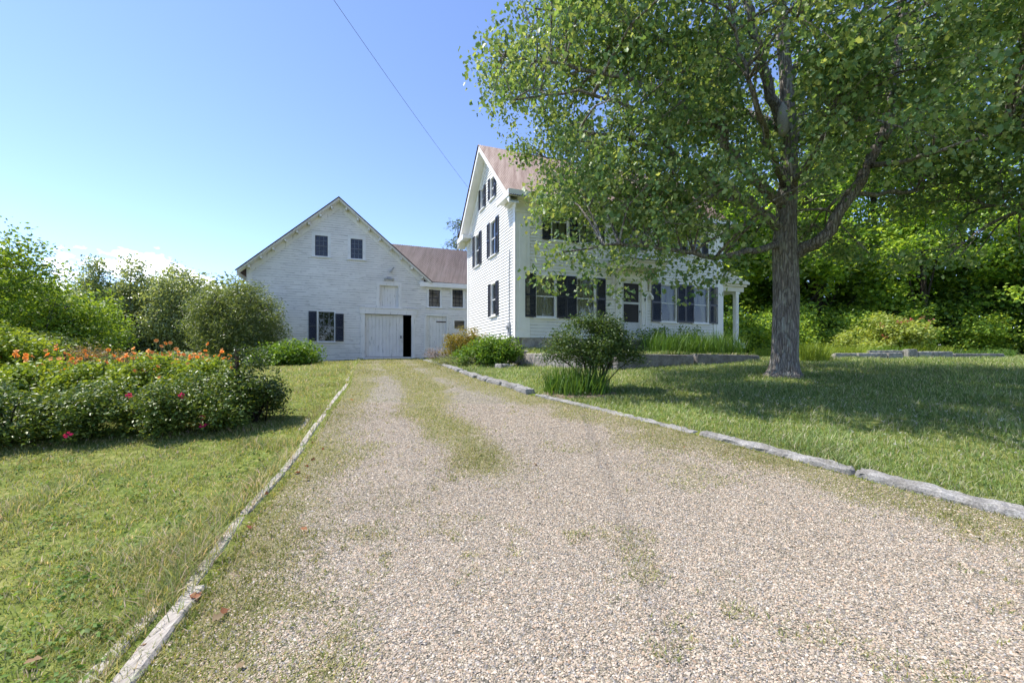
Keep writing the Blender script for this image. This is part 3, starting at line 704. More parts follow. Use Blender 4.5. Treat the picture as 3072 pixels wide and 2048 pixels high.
# big sliding door
bdf = MB(*PBn); xa = FB(1081, 1000)[0]; xb = FB(1246, 1000)[0]
bdf.box(xa, bdu0, .0, .05, bdz0 - .2, bdz1); bdf.box(bdu1, xb, .0, .05, bdz0 - .2, bdz1); bdf.box(xa - .05, xb + .08, .0, .09, bdz1, bdz1 + .30); bdf.box(xa - .07, xb + .1, .0, .12, bdz1 + .302, bdz1 + .35); bdf.box(xa, xb, -.3, .12, bdz0 - .16, bdz0 - .02)
bdfo = bdf.build('barn_door_frame', M['barn_plank'], barn)
ux = FB(1210, 1000)[0]
bdo = planks(PBn, bdu0, ux, bdz0, bdz1 - .01, 11, -.13, -.10, 'sliding_door', 'barn_plank', bdfo)
hb = MB(*PBn); hu = FB(1203, 1000)[0]; hb.box(hu - .03, hu + .03, -.034, .0, bdz0 + 1.0, bdz0 + 1.16); hb.build('handle', M['black_iron'], bdfo)
# lamps above the loft door
for x, y, nm_ in ((1172, 810, 'wall_bracket'), (1166, 837, 'flood_lamp')):
    u, z = FB(x, y); q_ = MB(*PBn)
    if nm_ == 'wall_bracket':
        q_.tube([q_.p(u, .02, z - .1), q_.p(u + .06, .18, z), q_.p(u + .16, .22, z + .12)], [.03, .03, .05], 8); q_.tube([q_.p(u - .02, .12, z - .16), q_.p(u + .03, .2, z - .02)], [.07, .035], 8)
    else:
        q_.box(u - .08, u + .08, .016, .07, z - .04, z + .1)
        for s_ in (-1, 1): q_.tube([q_.p(u + s_ * .05, .07, z + .02), q_.p(u + s_ * .16, .16, z - .02), q_.p(u + s_ * .20, .24, z - .06)], [.025, .05, .085], 10)
    q_.build(nm_, M['steel'], barn)
# the ell between barn and house
zle = FB(1345, 857)[1]; eu1 = 3.2
ell = empty('connecting_ell', OB + EB * .2 + Vector((0, 0, zbb + .2)), 'low white clapboard ell with a brown metal roof joining barn and farmhouse', 'outbuilding')
e_w1 = rect(FB, 1286.5, 867, 1319.5, 920); e_w2 = rect(FB, 1357, 869, 1388.5, 921); e_d = rect(FB, 1279, 948, 1339, 1056); e_sw = rect(FB, 1363, 962, 1393, 986)
we = MB(*PBn); weE = MB(*PBn); clapboards(we, br, eu1, zbb, zle, [e_w1, e_w2, e_d, e_sw], .12, None, .026, .005, weE, .015)
we.frame(OB - NB * 5.6, EB, -NB); clapboards(we, br, eu1, zbb, zle, [], .4); we.frame(OB + EB * eu1, -NB, EB); clapboards(we, 0, 5.6, zbb, zle, [], .4)
we.merge(weE, M['worn_lap_shade']); we.build('wall', M['barn_paint'], ell)
ei = MB(*PBn); ei.box(br + .02, eu1, -2.4, -2.3, zbb, zle); ei.box(br + .02, eu1, -2.4, -.1, zle - .02, zle); ei.build('interior_wall', M['cream_paint'], ell)
zri = FB(1290, 751)[1]; run = 2.85; zri = EYE + (YH - 752) / F * (OB.y + run * 1.0 - .3)
re_ = MB()
corrugated(re_, bpt(ebr - .05, .32, zle + .1), bpt(eu1 + .2, .32, zle + .02), bpt(ebr - 2.2, -run, zri + .08), bpt(eu1 + .2, -run, zri + .02), .10, .012, .03)
corrugated(re_, bpt(br - .2, -2 * run - .3, zle + .1), bpt(eu1 + .2, -2 * run - .3, zle + .02), bpt(br - 2.2, -run, zri + .08), bpt(eu1 + .2, -run, zri + .02), .2, .012, .03)
re_.build('roof', M['brown_roof'], ell)
ee = MB(*PBn); ee.box(FB(1262, 860)[0] - .1, eu1, .0, .30, zle - .03, zle + .06); ee.box(FB(1262, 860)[0] - .1, eu1, .302, .34, zle - .17, zle + .085); ee.build('eave_board', M['trim_paint'], ell)
for q_ in (e_w1, e_w2): window(ell, PBn, *q_, 3, 4, .12, 'barn_trim', 'black_iron', mw=.022, rail=True)
window(ell, PBn, *e_sw, 1, 1, .10, 'barn_plank', 'barn_sash', rail=False, sill=False)
ef = MB(*PBn); frame_ring(ef, *e_d, .13, -.10, .045); efo = ef.build('door_frame', M['barn_plank'], ell)
planks(PBn, *e_d, 6, -.09, -.06, 'door', 'barn_plank', efo)
eh = MB(*PBn); zz = e_d[3] - .32; eh.box(e_d[0] + (e_d[1] - e_d[0]) * .5, e_d[1] - .005, -.058, -.04, zz - .03, zz + .03); eh.build('strap_hinge', M['rust_iron'], efo)

# ------------------------------------------------------------------ service cable
u, z = FG(1432, 566); A = OH + GH * u - EH * .45 + Vector((0, 0, z)); B = Vector(((1001 - CX) / F * 11, 11, EYE + 1075 / F * 11)); dirn = (B - A)
pts = []
for k_ in range(0, 61):
    t = k_ / 60 * 2.4; p_ = A + dirn * t; p_.z += -.9 * (t / 1.0) * (1 - t / 1.0) * .35; pts.append(p_)
cb = MB(); cb.tube(pts, [.0064] * len(pts), 6); tag(cb.build('service_cable', M['cable'], None, True), 'thin grey overhead cable running down from the sky to the farmhouse gable', 'cable')

# ------------------------------------------------------------------ stones and boards
def stone(name, mat, P0, P1, width, zb, zt, rough=.02, seed=0, tilt=0):
    """long block from P0 to P1 (xy), noise worn."""
    P0 = Vector((*P0[:2], 0)); P1 = Vector((*P1[:2], 0)); L = (P1 - P0).length; e = (P1 - P0) / L; n = Vector((e.y, -e.x, 0))
    nx, ny, nz_ = max(6, int(L / .045)), 7, 5
    vs = {}; V = []; fs = []
    def vid(a, b, c):
        key = (a, b, c)
        if key not in vs:
            u, v_, w_ = a / nx, b / ny, c / nz_
            uu = u * L; vv = (v_ - .5) * width; z = zb[0] * (1 - u) + zb[1] * u + ((zt[0] - zb[0]) * (1 - u) + (zt[1] - zb[1]) * u) * w_
            x_, y_, z_ = [float(vnoise(np.array([uu * 5 + k * 17 + seed]), np.array([vv * 8 + w_ * 3]), np.array([z * 7.]), seed=seed + k)[0]) - .5 for k in range(3)]
            ed = (abs(v_ - .5) > .49) + (w_ > .99) + (u < .01 or u > .99)
            sh = 1 - .06 * max(0, ed - 1)
            hf = [float(vnoise(np.array([uu * 19 + k * 17 + seed]), np.array([vv * 22 + w_ * 5]), np.array([z * 9.]), seed=seed + k + 50)[0]) - .5 for k in range(3)]; x_, y_, z_ = x_ * .6 + hf[0] * .8, y_ * .6 + hf[1] * .7, z_ * .55 + hf[2] * .75
            p_ = P0 + e * (L / 2 + (uu - L / 2) * (1 - .02 * max(0, ed - 1)) + x_ * rough) + n * (vv * sh + y_ * rough * 1.6)
            V.append((p_.x, p_.y, z - .012 * max(0, ed - 1) + z_ * rough * 1.6)); vs[key] = len(V) - 1
        return vs[key]
    for a in range(nx):
        for b in range(ny):
            fs.append((vid(a, b, nz_), vid(a + 1, b, nz_), vid(a + 1, b + 1, nz_), vid(a, b + 1, nz_)))
        for c in range(nz_):
            fs.append((vid(a, 0, c), vid(a + 1, 0, c), vid(a + 1, 0, c + 1), vid(a, 0, c + 1))); fs.append((vid(a, ny, c), vid(a, ny, c + 1), vid(a + 1, ny, c + 1), vid(a + 1, ny, c)))
    for b in range(ny):
        for c in range(nz_):
            fs.append((vid(0, b, c), vid(0, b, c + 1), vid(0, b + 1, c + 1), vid(0, b + 1, c))); fs.append((vid(nx, b, c), vid(nx, b + 1, c), vid(nx, b + 1, c + 1), vid(nx, b, c + 1)))
    if mat == 'weathered_wood':
        a_ = np.array(V); a_[:, 2] -= .008 * sstep(vnoise(a_[:, 1] * 1.6, a_[:, 0] * 1.6, seed=seed), .5, .8); V = a_.tolist()
    mb = MB(); mb.v = [Vector(q_) for q_ in V]; mb.f = fs
    return mb.build(name, M[mat], None, False)
ORD = ['first', 'second', 'third', 'fourth', 'fifth', 'sixth', 'seventh', 'eighth', 'ninth', 'tenth', 'eleventh', 'twelfth', 'thirteenth', 'fourteenth']
KS = [(17.9, 20.6, .05), (15.9, 17.6, .06), (14.2, 15.7, .05), (12.9, 13.95, .07), (12.0, 12.8, .06), (11.2, 11.9, .09), (10.55, 11.12, .08), (9.95, 10.5, .09), (9.42, 9.9, .09), (8.98, 9.37, .10), (6.18, 8.85, .032), (4.765, 6.15, .05), (3.57, 4.755, .06), (2.3, 3.52, .045)]
for k_, (a, b, hh) in enumerate(KS):
    P0 = (float(XR(b)) + .06 + random.uniform(-.04, .04), b); P1 = (float(XR(a)) + .06 + random.uniform(-.04, .04), a)
    za, zb2 = float(gz(*P0)), float(gz(*P1)); wd_ = .22 if a < 8 else .24 + random.uniform(-.03, .06)
    o = stone('kerb_stone', 'granite', P0, P1, wd_, (za - .2, zb2 - .2), (za + hh, zb2 + hh + random.uniform(-.015, .015)), .024, k_ * 7)
    d_ = ['short', 'long'][(b - a) > 1.0]; lab = f'{d_} pale granite kerb stone, {ORD[k_]} from the barn along the right edge of the drive'
    if k_ == 13: lab = 'long pale granite kerb stone at the right edge of the picture, nearest the viewer'
    if k_ == 10: lab = 'sunken granite kerb stone almost level with the grass just past the iris clump'
    tag(o, lab, 'kerb stone', 'granite kerb stones along the right edge of the drive')
BD = [(.8, 1.95, -.03, .0), (1.75, 2.75, .05, .0), (1.55, 2.6, -.10, 0), (2.70, 3.78, .0, .0), (3.8, 4.78, .01, 0), (4.8, 5.63, .03, 0), (5.65, 6.72, -.01, 0), (6.3, 7.0, -.17, 0), (6.75, 7.78, .02, 0), (7.8, 9.35, -.01, 0), (9.4, 10.5, .03, 0), (10.7, 12.2, 0, 0), (12.4, 13.8, .05, 0), (15.0, 16.5, 0, 0)]
for k_, (a, b, off, _) in enumerate(BD):
    x0, x1 = float(XL(a)) - .04 + off + random.uniform(-.015, .015), float(XL(b)) - .04 + off + random.uniform(-.015, .015)
    za, zb2 = float(gz(x0, a)), float(gz(x1, b)); hh = .012 + random.uniform(-.004, .008) + (.014 if k_ == 1 else 0)
    o = stone('edging_board', 'weathered_wood', (x0, a), (x1, b), [.10, .11, .08][k_] if k_ < 3 else .085, (za - .06, zb2 - .06), (za + hh, zb2 + hh), .003, k_ * 5 + 3)
    lab = f'weathered grey edging board, {ORD[k_]} from the viewer along the left edge of the drive'
    tag(o, lab, 'edging board', 'weathered boards along the left edge of the drive')
# granite retaining wall of the terrace
def hb_pt(u, d): p_ = hp(u, d); return (p_.x, p_.y)
zg = lambda u, d: float(gz(*hb_pt(u, d)))
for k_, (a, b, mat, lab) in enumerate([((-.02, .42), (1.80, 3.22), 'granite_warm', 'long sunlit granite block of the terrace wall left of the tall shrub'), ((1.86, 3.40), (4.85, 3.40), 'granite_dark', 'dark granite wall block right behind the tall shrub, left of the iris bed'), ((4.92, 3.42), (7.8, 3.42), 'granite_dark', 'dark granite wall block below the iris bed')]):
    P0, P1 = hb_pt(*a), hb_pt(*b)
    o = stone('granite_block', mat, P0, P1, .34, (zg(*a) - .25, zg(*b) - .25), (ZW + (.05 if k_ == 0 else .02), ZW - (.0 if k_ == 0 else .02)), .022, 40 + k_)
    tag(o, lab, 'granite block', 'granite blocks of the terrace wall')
p0 = hb_pt(-.35, .55); p1 = hb_pt(.28, .35)
tag(stone('corner_stone', 'granite', p0, p1, .4, (ZGH - .5, ZGH - .5), (ZW + .16, ZW + .14), .05, 66), 'small rough grey stone on the wall end at the house corner', 'stone')
p0 = hb_pt(-1.25, 1.6); p1 = hb_pt(-.7, 1.45)
tag(stone('garden_stone', 'granite', p0, p1, .35, (zg(-1.2, 1.5) - .2,) * 2, (zg(-1.2, 1.5) + .14, zg(-.7, 1.5) + .1), .05, 69), 'small flat grey stone in the bed beside the green shrub', 'stone')
# stones edging the border on the right
def at(xD, yD, Y): return ((xD * 3072 / 2352 - CX) / F * Y, Y, EYE + (YH - yD * 2048 / 1568) / F * Y)
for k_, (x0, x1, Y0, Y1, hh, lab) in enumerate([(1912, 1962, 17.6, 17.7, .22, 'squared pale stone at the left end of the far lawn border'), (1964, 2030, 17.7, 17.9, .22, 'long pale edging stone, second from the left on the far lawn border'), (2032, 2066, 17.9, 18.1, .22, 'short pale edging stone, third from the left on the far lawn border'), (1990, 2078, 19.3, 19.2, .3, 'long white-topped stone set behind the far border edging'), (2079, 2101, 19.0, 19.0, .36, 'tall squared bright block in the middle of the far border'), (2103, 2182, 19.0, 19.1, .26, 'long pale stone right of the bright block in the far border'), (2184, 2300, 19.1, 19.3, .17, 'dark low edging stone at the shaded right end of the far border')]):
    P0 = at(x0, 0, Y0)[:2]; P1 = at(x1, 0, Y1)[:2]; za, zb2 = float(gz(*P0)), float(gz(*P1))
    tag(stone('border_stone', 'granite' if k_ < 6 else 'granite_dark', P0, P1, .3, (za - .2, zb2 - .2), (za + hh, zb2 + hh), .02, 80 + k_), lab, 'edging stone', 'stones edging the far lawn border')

# ------------------------------------------------------------------ foliage generators
T_MAPLE = (np.array([[.30, 0, -.04], [0, 0, 0], [.10, .42, .05], [.38, .22, .0], [.62, .36, .03], [1, 0, -.08], [.62, -.36, .03], [.38, -.22, .0], [.10, -.42, .05]]), np.array([[0, 1, 2], [0, 2, 3], [0, 3, 4], [0, 4, 5], [0, 5, 6], [0, 6, 7], [0, 7, 8], [0, 8, 1]]))
T_OVAL = (np.array([[0, 0, 0], [.45, .27, .06], [1, 0, -.06], [.45, -.27, .06]]), np.array([[0, 2, 1], [0, 3, 2]]))
T_LANCE = (np.array([[0, 0, 0], [.4, .13, .04], [1, 0, -.12], [.4, -.13, .04]]), np.array([[0, 2, 1], [0, 3, 2]]))
def unit(a): return a / (np.linalg.norm(a, axis=1, keepdims=True) + 1e-9)
def leaf_arrays(C, size, tpl, pal, droop=.45, tilt=.7, rg=rng, cvar=.18, outward=None):
    n = len(C); T, Fc = tpl
    d = rg.normal(size=(n, 3)); d[:, 2] *= .35
    if outward is not None: d = unit(d) + outward * .8
    d = unit(d); d[:, 2] -= droop * rg.uniform(.3, 1.6, n); d = unit(d)
    nr = rg.normal(size=(n, 3)) * tilt; nr[:, 2] += 1.0
    nr = unit(nr - d * np.sum(nr * d, 1, keepdims=True)); b = np.cross(nr, d)
    s = (size * rg.uniform(.5, 1.4, n))[:, None, None]
    V = C[:, None, :] + s * (T[None, :, 0:1] * d[:, None] + T[None, :, 1:2] * b[:, None] + T[None, :, 2:3] * nr[:, None])
    k = len(T); Fx = (np.arange(n)[:, None, None] * k + Fc[None]).reshape(-1, 3)
    pal = np.array(pal); w_ = rg.random(n); i0 = np.minimum((w_ * (len(pal) - 1)).astype(int), len(pal) - 2); t = (w_ * (len(pal) - 1) - i0)[:, None]
    c = pal[i0] * (1 - t) + pal[i0 + 1] * t; c = c * (1 + rg.normal(size=(n, 1)) * cvar).clip(.5, 1.6)
    return V.reshape(-1, 3), Fx, np.repeat(c, k, 0)
def cluster_pts(ells, n, gap=.42, scale=.55, rg=rng, bias=2.2, seed=31):
    out = []
    vol = np.array([e[3] * e[4] * e[5] for e in ells]); vol = vol / vol.sum()
    while sum(map(len, out)) < n:
        m = n * 2; w_ = rg.choice(len(ells), m, p=vol); E = np.array(ells)[w_]
        d = unit(rg.normal(size=(m, 3))); r_ = rg.random(m) ** (1 / bias)
        p_ = E[:, :3] + d * r_[:, None] * E[:, 3:6]
        keep = vnoise(p_[:, 0] * scale, p_[:, 1] * scale, p_[:, 2] * scale * 1.5, seed=seed) > gap * rg.uniform(.8, 1.1, m)
        out.append(p_[keep])
    return np.concatenate(out)[:n]
def around(cl, per, r_, flat=.55, rg=rng):
    P = np.repeat(cl, per, 0); o = rg.normal(size=P.shape).clip(-1.7, 1.7) * r_; o[:, 2] *= flat; return P + o
P_MAPLE = [(0.092, 0.174, 0.075), (0.14, 0.237, 0.101), (0.191, 0.295, 0.111), (0.263, 0.349, 0.143), (0.354, 0.419, 0.192)]
P_FOREST = [(0.106, 0.204, 0.05), (0.191, 0.323, 0.064), (0.335, 0.464, 0.075), (0.479, 0.607, 0.108)]
P_ASPEN = [(0.195, 0.25, 0.125), (0.26, 0.325, 0.163), (0.351, 0.413, 0.225)]
P_LIME = [(0.141, 0.22, 0.031), (0.219, 0.306, 0.042), (0.299, 0.363, 0.052)]
P_ROSE = [(0.059, 0.112, 0.026), (0.1, 0.165, 0.036), (0.161, 0.223, 0.045), (0.248, 0.292, 0.056)]
P_GREEN = [(0.095, 0.186, 0.032), (0.145, 0.26, 0.04), (0.208, 0.32, 0.054)]
P_YELL = [(0.143, 0.156, 0.029), (0.221, 0.208, 0.039), (0.286, 0.234, 0.046), (0.234, 0.143, 0.039)]
P_DARK = [(0.055, 0.123, 0.031), (0.098, 0.189, 0.042), (0.168, 0.276, 0.057)]

def tree(name, label, cat, base, ells, ncl, per, clr, size, tpl, pal, trunk_pts, trunk_r, bark='dark_bark', group=None, leafmat='leaf', limbs=6, gap=.42, scale=.55, droop=.45, twigs=0, seed=1, bias=2.2, flat=.55, extra=None, tilt=.7):
    rg = np.random.default_rng(seed)
    o = empty(name, base, label, cat, group); b = Vector(base)
    E = [(e[0] + base[0], e[1] + base[1], e[2] + base[2], e[3], e[4], e[5]) for e in ells]
    cl = cluster_pts(E, ncl, gap, scale, rg, bias, seed + 30)
    if extra is not None: cl = np.concatenate([cl, extra])
    C = around(cl, per, clr, flat, rg); V, Fx, c = leaf_arrays(C, size, tpl, pal, droop, tilt, rg)
    npmesh('crown', V, [Fx], M[leafmat], o, c)
    tb = MB(); tp = [b + Vector(q_) for q_ in trunk_pts]; tb.tube(tp, trunk_r, 12)
    nodes = []
    top = len(tp) - 1
    for k_ in range(limbs):
        tgt = Vector(cl[rg.integers(len(cl))]); i_ = rg.integers(max(1, top // 2), top + 1) if top > 1 else 1
        s_ = tp[i_ - 1].lerp(tp[i_], rg.uniform(.2, 1)); r0 = trunk_r[i_] * .55
        mid = s_.lerp(tgt, .5) + Vector((rg.normal() * .2, rg.normal() * .2, .25 * (tgt - s_).length * .4))
        tb.tube([s_, s_.lerp(mid, .5) + Vector((0, 0, .05)), mid, tgt], [r0, r0 * .75, r0 * .5, r0 * .15], 6)
        nodes += [s_.lerp(mid, .6), mid, mid.lerp(tgt, .5), tgt]
    if twigs and nodes:
        nn = np.array([list(q_) for q_ in nodes])
        for p_ in cl[rg.choice(len(cl), min(twigs, len(cl)), replace=False)]:
            d2 = np.sum((nn - p_) ** 2, 1); q_ = Vector(nn[np.argmin(d2)]); p2 = Vector(p_)
            if (q_ - p2).length < 3: tb.tube([q_, q_.lerp(p2, .5) + Vector((0, 0, .06)), p2], [.016, .011, .005], 4, False)
    tb.build('trunk', M[bark], o, True)
    return o
def G3(x, y, dz=0): return (x, y, float(gz(x, y)) + dz)

# ------------------------------------------------------------------ the maple by the drive
TX, TY = 6.62, 10.8; TZ = float(gz(TX, TY))
def mp(xD, yD, Y): return Vector(at(xD, yD, Y))
mo = empty('maple_tree', (TX, TY, TZ), 'big leafy maple with a thick lichen spotted trunk standing on the front lawn', 'tree')
mt_ = MB()
# flared trunk with many sides, worn by noise
tr_c = [(1800, 868, TY, 0.364), (1801, 850, TY, 0.314), (1803, 815, TY, 0.296), (1804, 760, TY, 0.289), (1806, 690, TY, 0.284), (1804, 620, TY, 0.28), (1802, 560, TY, 0.273), (1806, 500, TY, 0.228), (1812, 400, TY, 0.196), (1812, 300, TY, 0.168), (1806, 180, TY, 0.15), (1797, 80, TY, 0.137), (1788, -40, TY, 0.127), (1780, -250, TY + .2, 0.091), (1790, -480, TY + .3, 0.046)]
ps = [mp(a, b, c) for a, b, c, _ in tr_c]; rs = [q_[3] for q_ in tr_c]
def curve_pts(ps, rs, sub):
    P, Rr = [], []
    for i_ in range(len(ps) - 1):
        for k_ in range(sub):
            t = k_ / sub; P.append(ps[i_].lerp(ps[i_ + 1], t)); Rr.append(rs[i_] * (1 - t) + rs[i_ + 1] * t)
    P.append(ps[-1]); Rr.append(rs[-1]); return P, Rr
P_, R_ = curve_pts(ps, rs, 4); mt_.tube(P_, R_, 26)
vv = np.array([list(q_) for q_ in mt_.v]); cc = np.repeat(np.array([list(q_) for q_ in P_]), 26, 0); dr_ = vv - cc; hgt = vv[:, 2] - TZ
ang = np.arctan2(dr_[:, 1], dr_[:, 0])
lob = 1 + .14 * np.exp(-hgt.clip(0) / .14) * (1 + .0 * ang) + .22 * np.exp(-hgt.clip(0) / .25) * np.cos(ang * 5 + .6) + .05 * (vnoise(ang * 2.2, hgt * 1.2, seed=77) - .5)
vv = cc + dr_ * lob[:, None]; mt_.v = [Vector(q_) for q_ in vv]
limb_def = [
 [(1812, 585, TY, .17), (1850, 570, TY - .2, .15), (1890, 545, TY - .4, .14), (1955, 450, TY - .7, .125), (2003, 380, TY - .9, .115), (2035, 300, TY - 1.0, .11), (2052, 200, TY - 1.1, .10), (2068, 90, TY - 1.2, .095), (2082, -60, TY - 1.3, .08), (2100, -300, TY - 1.4, .04)],
 [(2030, 320, TY - 1.0, .07), (2080, 260, TY - 1.1, .055), (2140, 205, TY - 1.2, .045), (2260, 150, TY - 1.4, .03), (2352, 110, TY - 1.6, .02)],
 [(1990, 400, TY - .9, .06), (1900, 480, TY - .6, .03)],
 [(1860, 320, TY - .2, .06), (1920, 260, TY - .5, .05), (1980, 215, TY - .6, .035), (2040, 150, TY - .7, .02)],
 [(1812, 185, TY, .09), (1840, 130, TY + .2, .08), (1890, 90, TY + .3, .07), (1960, 45, TY + .4, .06), (2060, -30, TY + .5, .04), (2150, -160, TY + .5, .02)],
 [(1810, 130, TY, .075), (1850, 60, TY + .1, .065), (1890, 0, TY + .2, .055), (1930, -120, TY + .2, .03)],
 [(1800, 300, TY, .13), (1760, 190, TY - .3, .115), (1740, 110, TY - .5, .10), (1722, 30, TY - .6, .09), (1712, -80, TY - .7, .07), (1690, -260, TY - .9, .03)],
 [(1803, 480, TY, .14), (1740, 420, TY - .4, .11), (1665, 330, TY - .8, .10), (1650, 240, TY - 1.0, .085), (1650, 100, TY - 1.2, .07), (1640, -80, TY - 1.4, .04)],
 [(1800, 520, TY, .13), (1735, 480, TY - .6, .105), (1660, 430, TY - 1.1, .09), (1560, 370, TY - 1.6, .07), (1466, 325, TY - 1.9, .05), (1330, 300, TY - 2.2, .025)],
 [(1795, 560, TY, .09), (1720, 578, TY - .7, .07), (1640, 590, TY - 1.2, .055), (1540, 570, TY - 1.7, .04), (1420, 560, TY - 2.1, .028), (1290, 580, TY - 2.4, .015)],
 [(1735, 470, TY - .6, .07), (1640, 450, TY - .2, .055), (1540, 440, TY + .2, .04), (1400, 430, TY + .5, .02)],
 [(1660, 300, TY - .8, .07), (1560, 240, TY - 1.2, .06), (1440, 180, TY - 1.6, .045), (1300, 150, TY - 1.9, .03), (1160, 130, TY - 2.1, .015)],
 [(1650, 180, TY - 1.0, .06), (1540, 100, TY - 1.0, .05), (1400, 40, TY - 1.0, .035), (1230, 20, TY - 1.0, .02)],
 [(1560, 370, TY - 1.6, .05), (1460, 250, TY - 2.2, .04), (1330, 210, TY - 2.6, .025), (1180, 230, TY - 2.9, .015)],
 [(2003, 380, TY - .9, .06), (2090, 370, TY - 1.7, .045), (2200, 330, TY - 2.2, .03), (2340, 300, TY - 2.6, .015)],
 [(1960, 445, TY - .7, .055), (2070, 445, TY - .5, .042), (2190, 415, TY - .2, .03), (2330, 390, TY, .018), (2450, 380, TY + .2, .01)],
 [(2190, 415, TY - .2, .03), (2260, 470, TY - .9, .022), (2350, 480, TY - 1.4, .012)],
 [(1812, 450, TY, .08), (1850, 380, TY - 1.2, .065), (1900, 300, TY - 2.4, .05), (1960, 150, TY - 2.6, .035), (2000, -50, TY - 3.1, .02)],
 [(1800, 430, TY, .08), (1770, 350, TY - 1.4, .065), (1740, 250, TY - 2.6, .05), (1700, 120, TY - 2.7, .03), (1660, -80, TY - 3.1, .02)],
 [(1810, 350, TY, .10), (1850, 250, TY + 1.5, .08), (1900, 150, TY + 3.0, .05), (1960, 80, TY + 4.2, .03)],
 [(1806, 300, TY, .09), (1720, 260, TY + 1.5, .07), (1620, 220, TY + 3.0, .05), (1500, 200, TY + 4.0, .03)],
]
nodes = []
for L_ in limb_def:
    a = [mp(*q_[:3]) for q_ in L_]; r_ = [q_[3] for q_ in L_]
    A_, Q_ = curve_pts(a, r_, 4)
    for i_ in range(1, len(A_) - 1): A_[i_] = A_[i_] + Vector(rng.normal(size=3) * min(.04, Q_[i_] * .4))
    mt_.tube(A_, Q_, 9); nodes += [list(q_) for q_ in A_[len(A_) // 3:]]
nodes = np.array(nodes)
# secondary branches out to sampled crown points
ELL = [(5.4, 10.7, EYE + 6.8, 5.9, 5.3, 4.9), (2.2, 9.7, EYE + 5.6, 3.1, 3.0, 3.0), (3.2, 9.0, EYE + 3.2, 2.4, 2.0, 1.5), (9.4, 8.9, EYE + 4.4, 3.6, 3.3, 2.4), (5.6, 7.2, EYE + 5.0, 3.6, 2.5, 1.9), (10.2, 10.2, EYE + 3.2, 2.8, 2.4, 1.2)]
rg = np.random.default_rng(5)
cl = cluster_pts(ELL, 3450, .575, .74, rg, 2.0, 55)
# keep the underside open: nothing below a gently domed floor
def crown_floor(p_):
    rX = p_[:, 0] - TX
    f = 1.75 + .05 * np.abs(rX) + .0 * p_[:, 1]
    f = f + 1.0 * sstep(p_[:, 1], 11, 15) + .6 * sstep(8.6 - p_[:, 1], 0, 3)
    return EYE + f
cl = cl[cl[:, 2] > crown_floor(cl) + .5 * (vnoise(cl[:, 0] * .8, cl[:, 1] * .8, seed=91) - .5)]
# open the top-centre a little where the sky shows round the upright leaders
xd = CX + cl[:, 0] / cl[:, 1] * F
d_tr = np.hypot(cl[:, 0] - TX, cl[:, 1] - TY)
cl = cl[(d_tr > 1.3) | (rg.random(len(cl)) < .45)]
ax_ = np.array([list(q_) for q_ in P_]); rl = []
for L_ in (limb_def[0], limb_def[4], limb_def[6]): rl.append(np.array([list(q_) for q_ in curve_pts([mp(*q_[:3]) for q_ in L_], [q_[3] for q_ in L_], 4)[0]]))
for A_, wdt in ((ax_, .50), (rl[0], .45), (rl[1], .36), (rl[2], .42)):
    o_ = np.interp(cl[:, 2], A_[:, 2], A_[:, 0]); yy = np.interp(cl[:, 2], A_[:, 2], A_[:, 1])
    # inner foliage is thin on the house-drive side between the stem and the outer shell
    sx = (cl[:, 0] / cl[:, 1]) * yy; sz = EYE + (cl[:, 2] - EYE) / cl[:, 1] * yy; o2 = np.interp(sz, A_[:, 2], A_[:, 0])
    cl = cl[~((cl[:, 1] < yy) & (np.abs(sx - o2) < wdt) & (sz > EYE + 1.5) & (rg.random(len(cl)) < .93))]
sub = cl[rg.choice(len(cl), 520, replace=False)]
n2 = [nodes]
for p_ in sub:
    d2 = np.sum((nodes - p_) ** 2, 1) + 4 * np.maximum(0, nodes[:, 2] - p_[2]); q_ = Vector(nodes[np.argmin(d2)]); p2 = Vector(p_); L_ = (p2 - q_).length
    if L_ < .3 or L_ > 2.5: continue
    m_ = q_.lerp(p2, .5) + Vector((rg.normal() * .08, rg.normal() * .08, .10 * L_))
    r0 = .010 + .011 * L_; mt_.tube([q_, q_.lerp(m_, .5) + Vector((0, 0, .02 * L_)), m_, m_.lerp(p2, .55), p2], [r0, r0 * .8, r0 * .6, r0 * .4, .004], 5, False)
    n2.append(np.array([list(m_), list(m_.lerp(p2, .5))]))
nodes = np.concatenate(n2)
for p_ in cl:
    d2 = np.sum((nodes - p_) ** 2, 1); q_ = Vector(nodes[np.argmin(d2)]); p2 = Vector(p_)
    if (q_ - p2).length < 2.0: mt_.tube([q_, q_.lerp(p2, .55) + Vector((0, 0, .05)), p2], [.010, .007, .003], 4, False)
mt_.build('trunk', M['maple_bark'], mo, True)
sc_ = MB(); a = mp(1797, 250, TY - .22); b = mp(1799, 305, TY - .24); sc_.tube([a + Vector((0, 0, .15)), a, a.lerp(b, .5), b, b - Vector((0, 0, .1))], [.02, .10, .12, .11, .02], 10)
sc_.build('dead_wood_scar', M['weathered_wood'], mo, True)
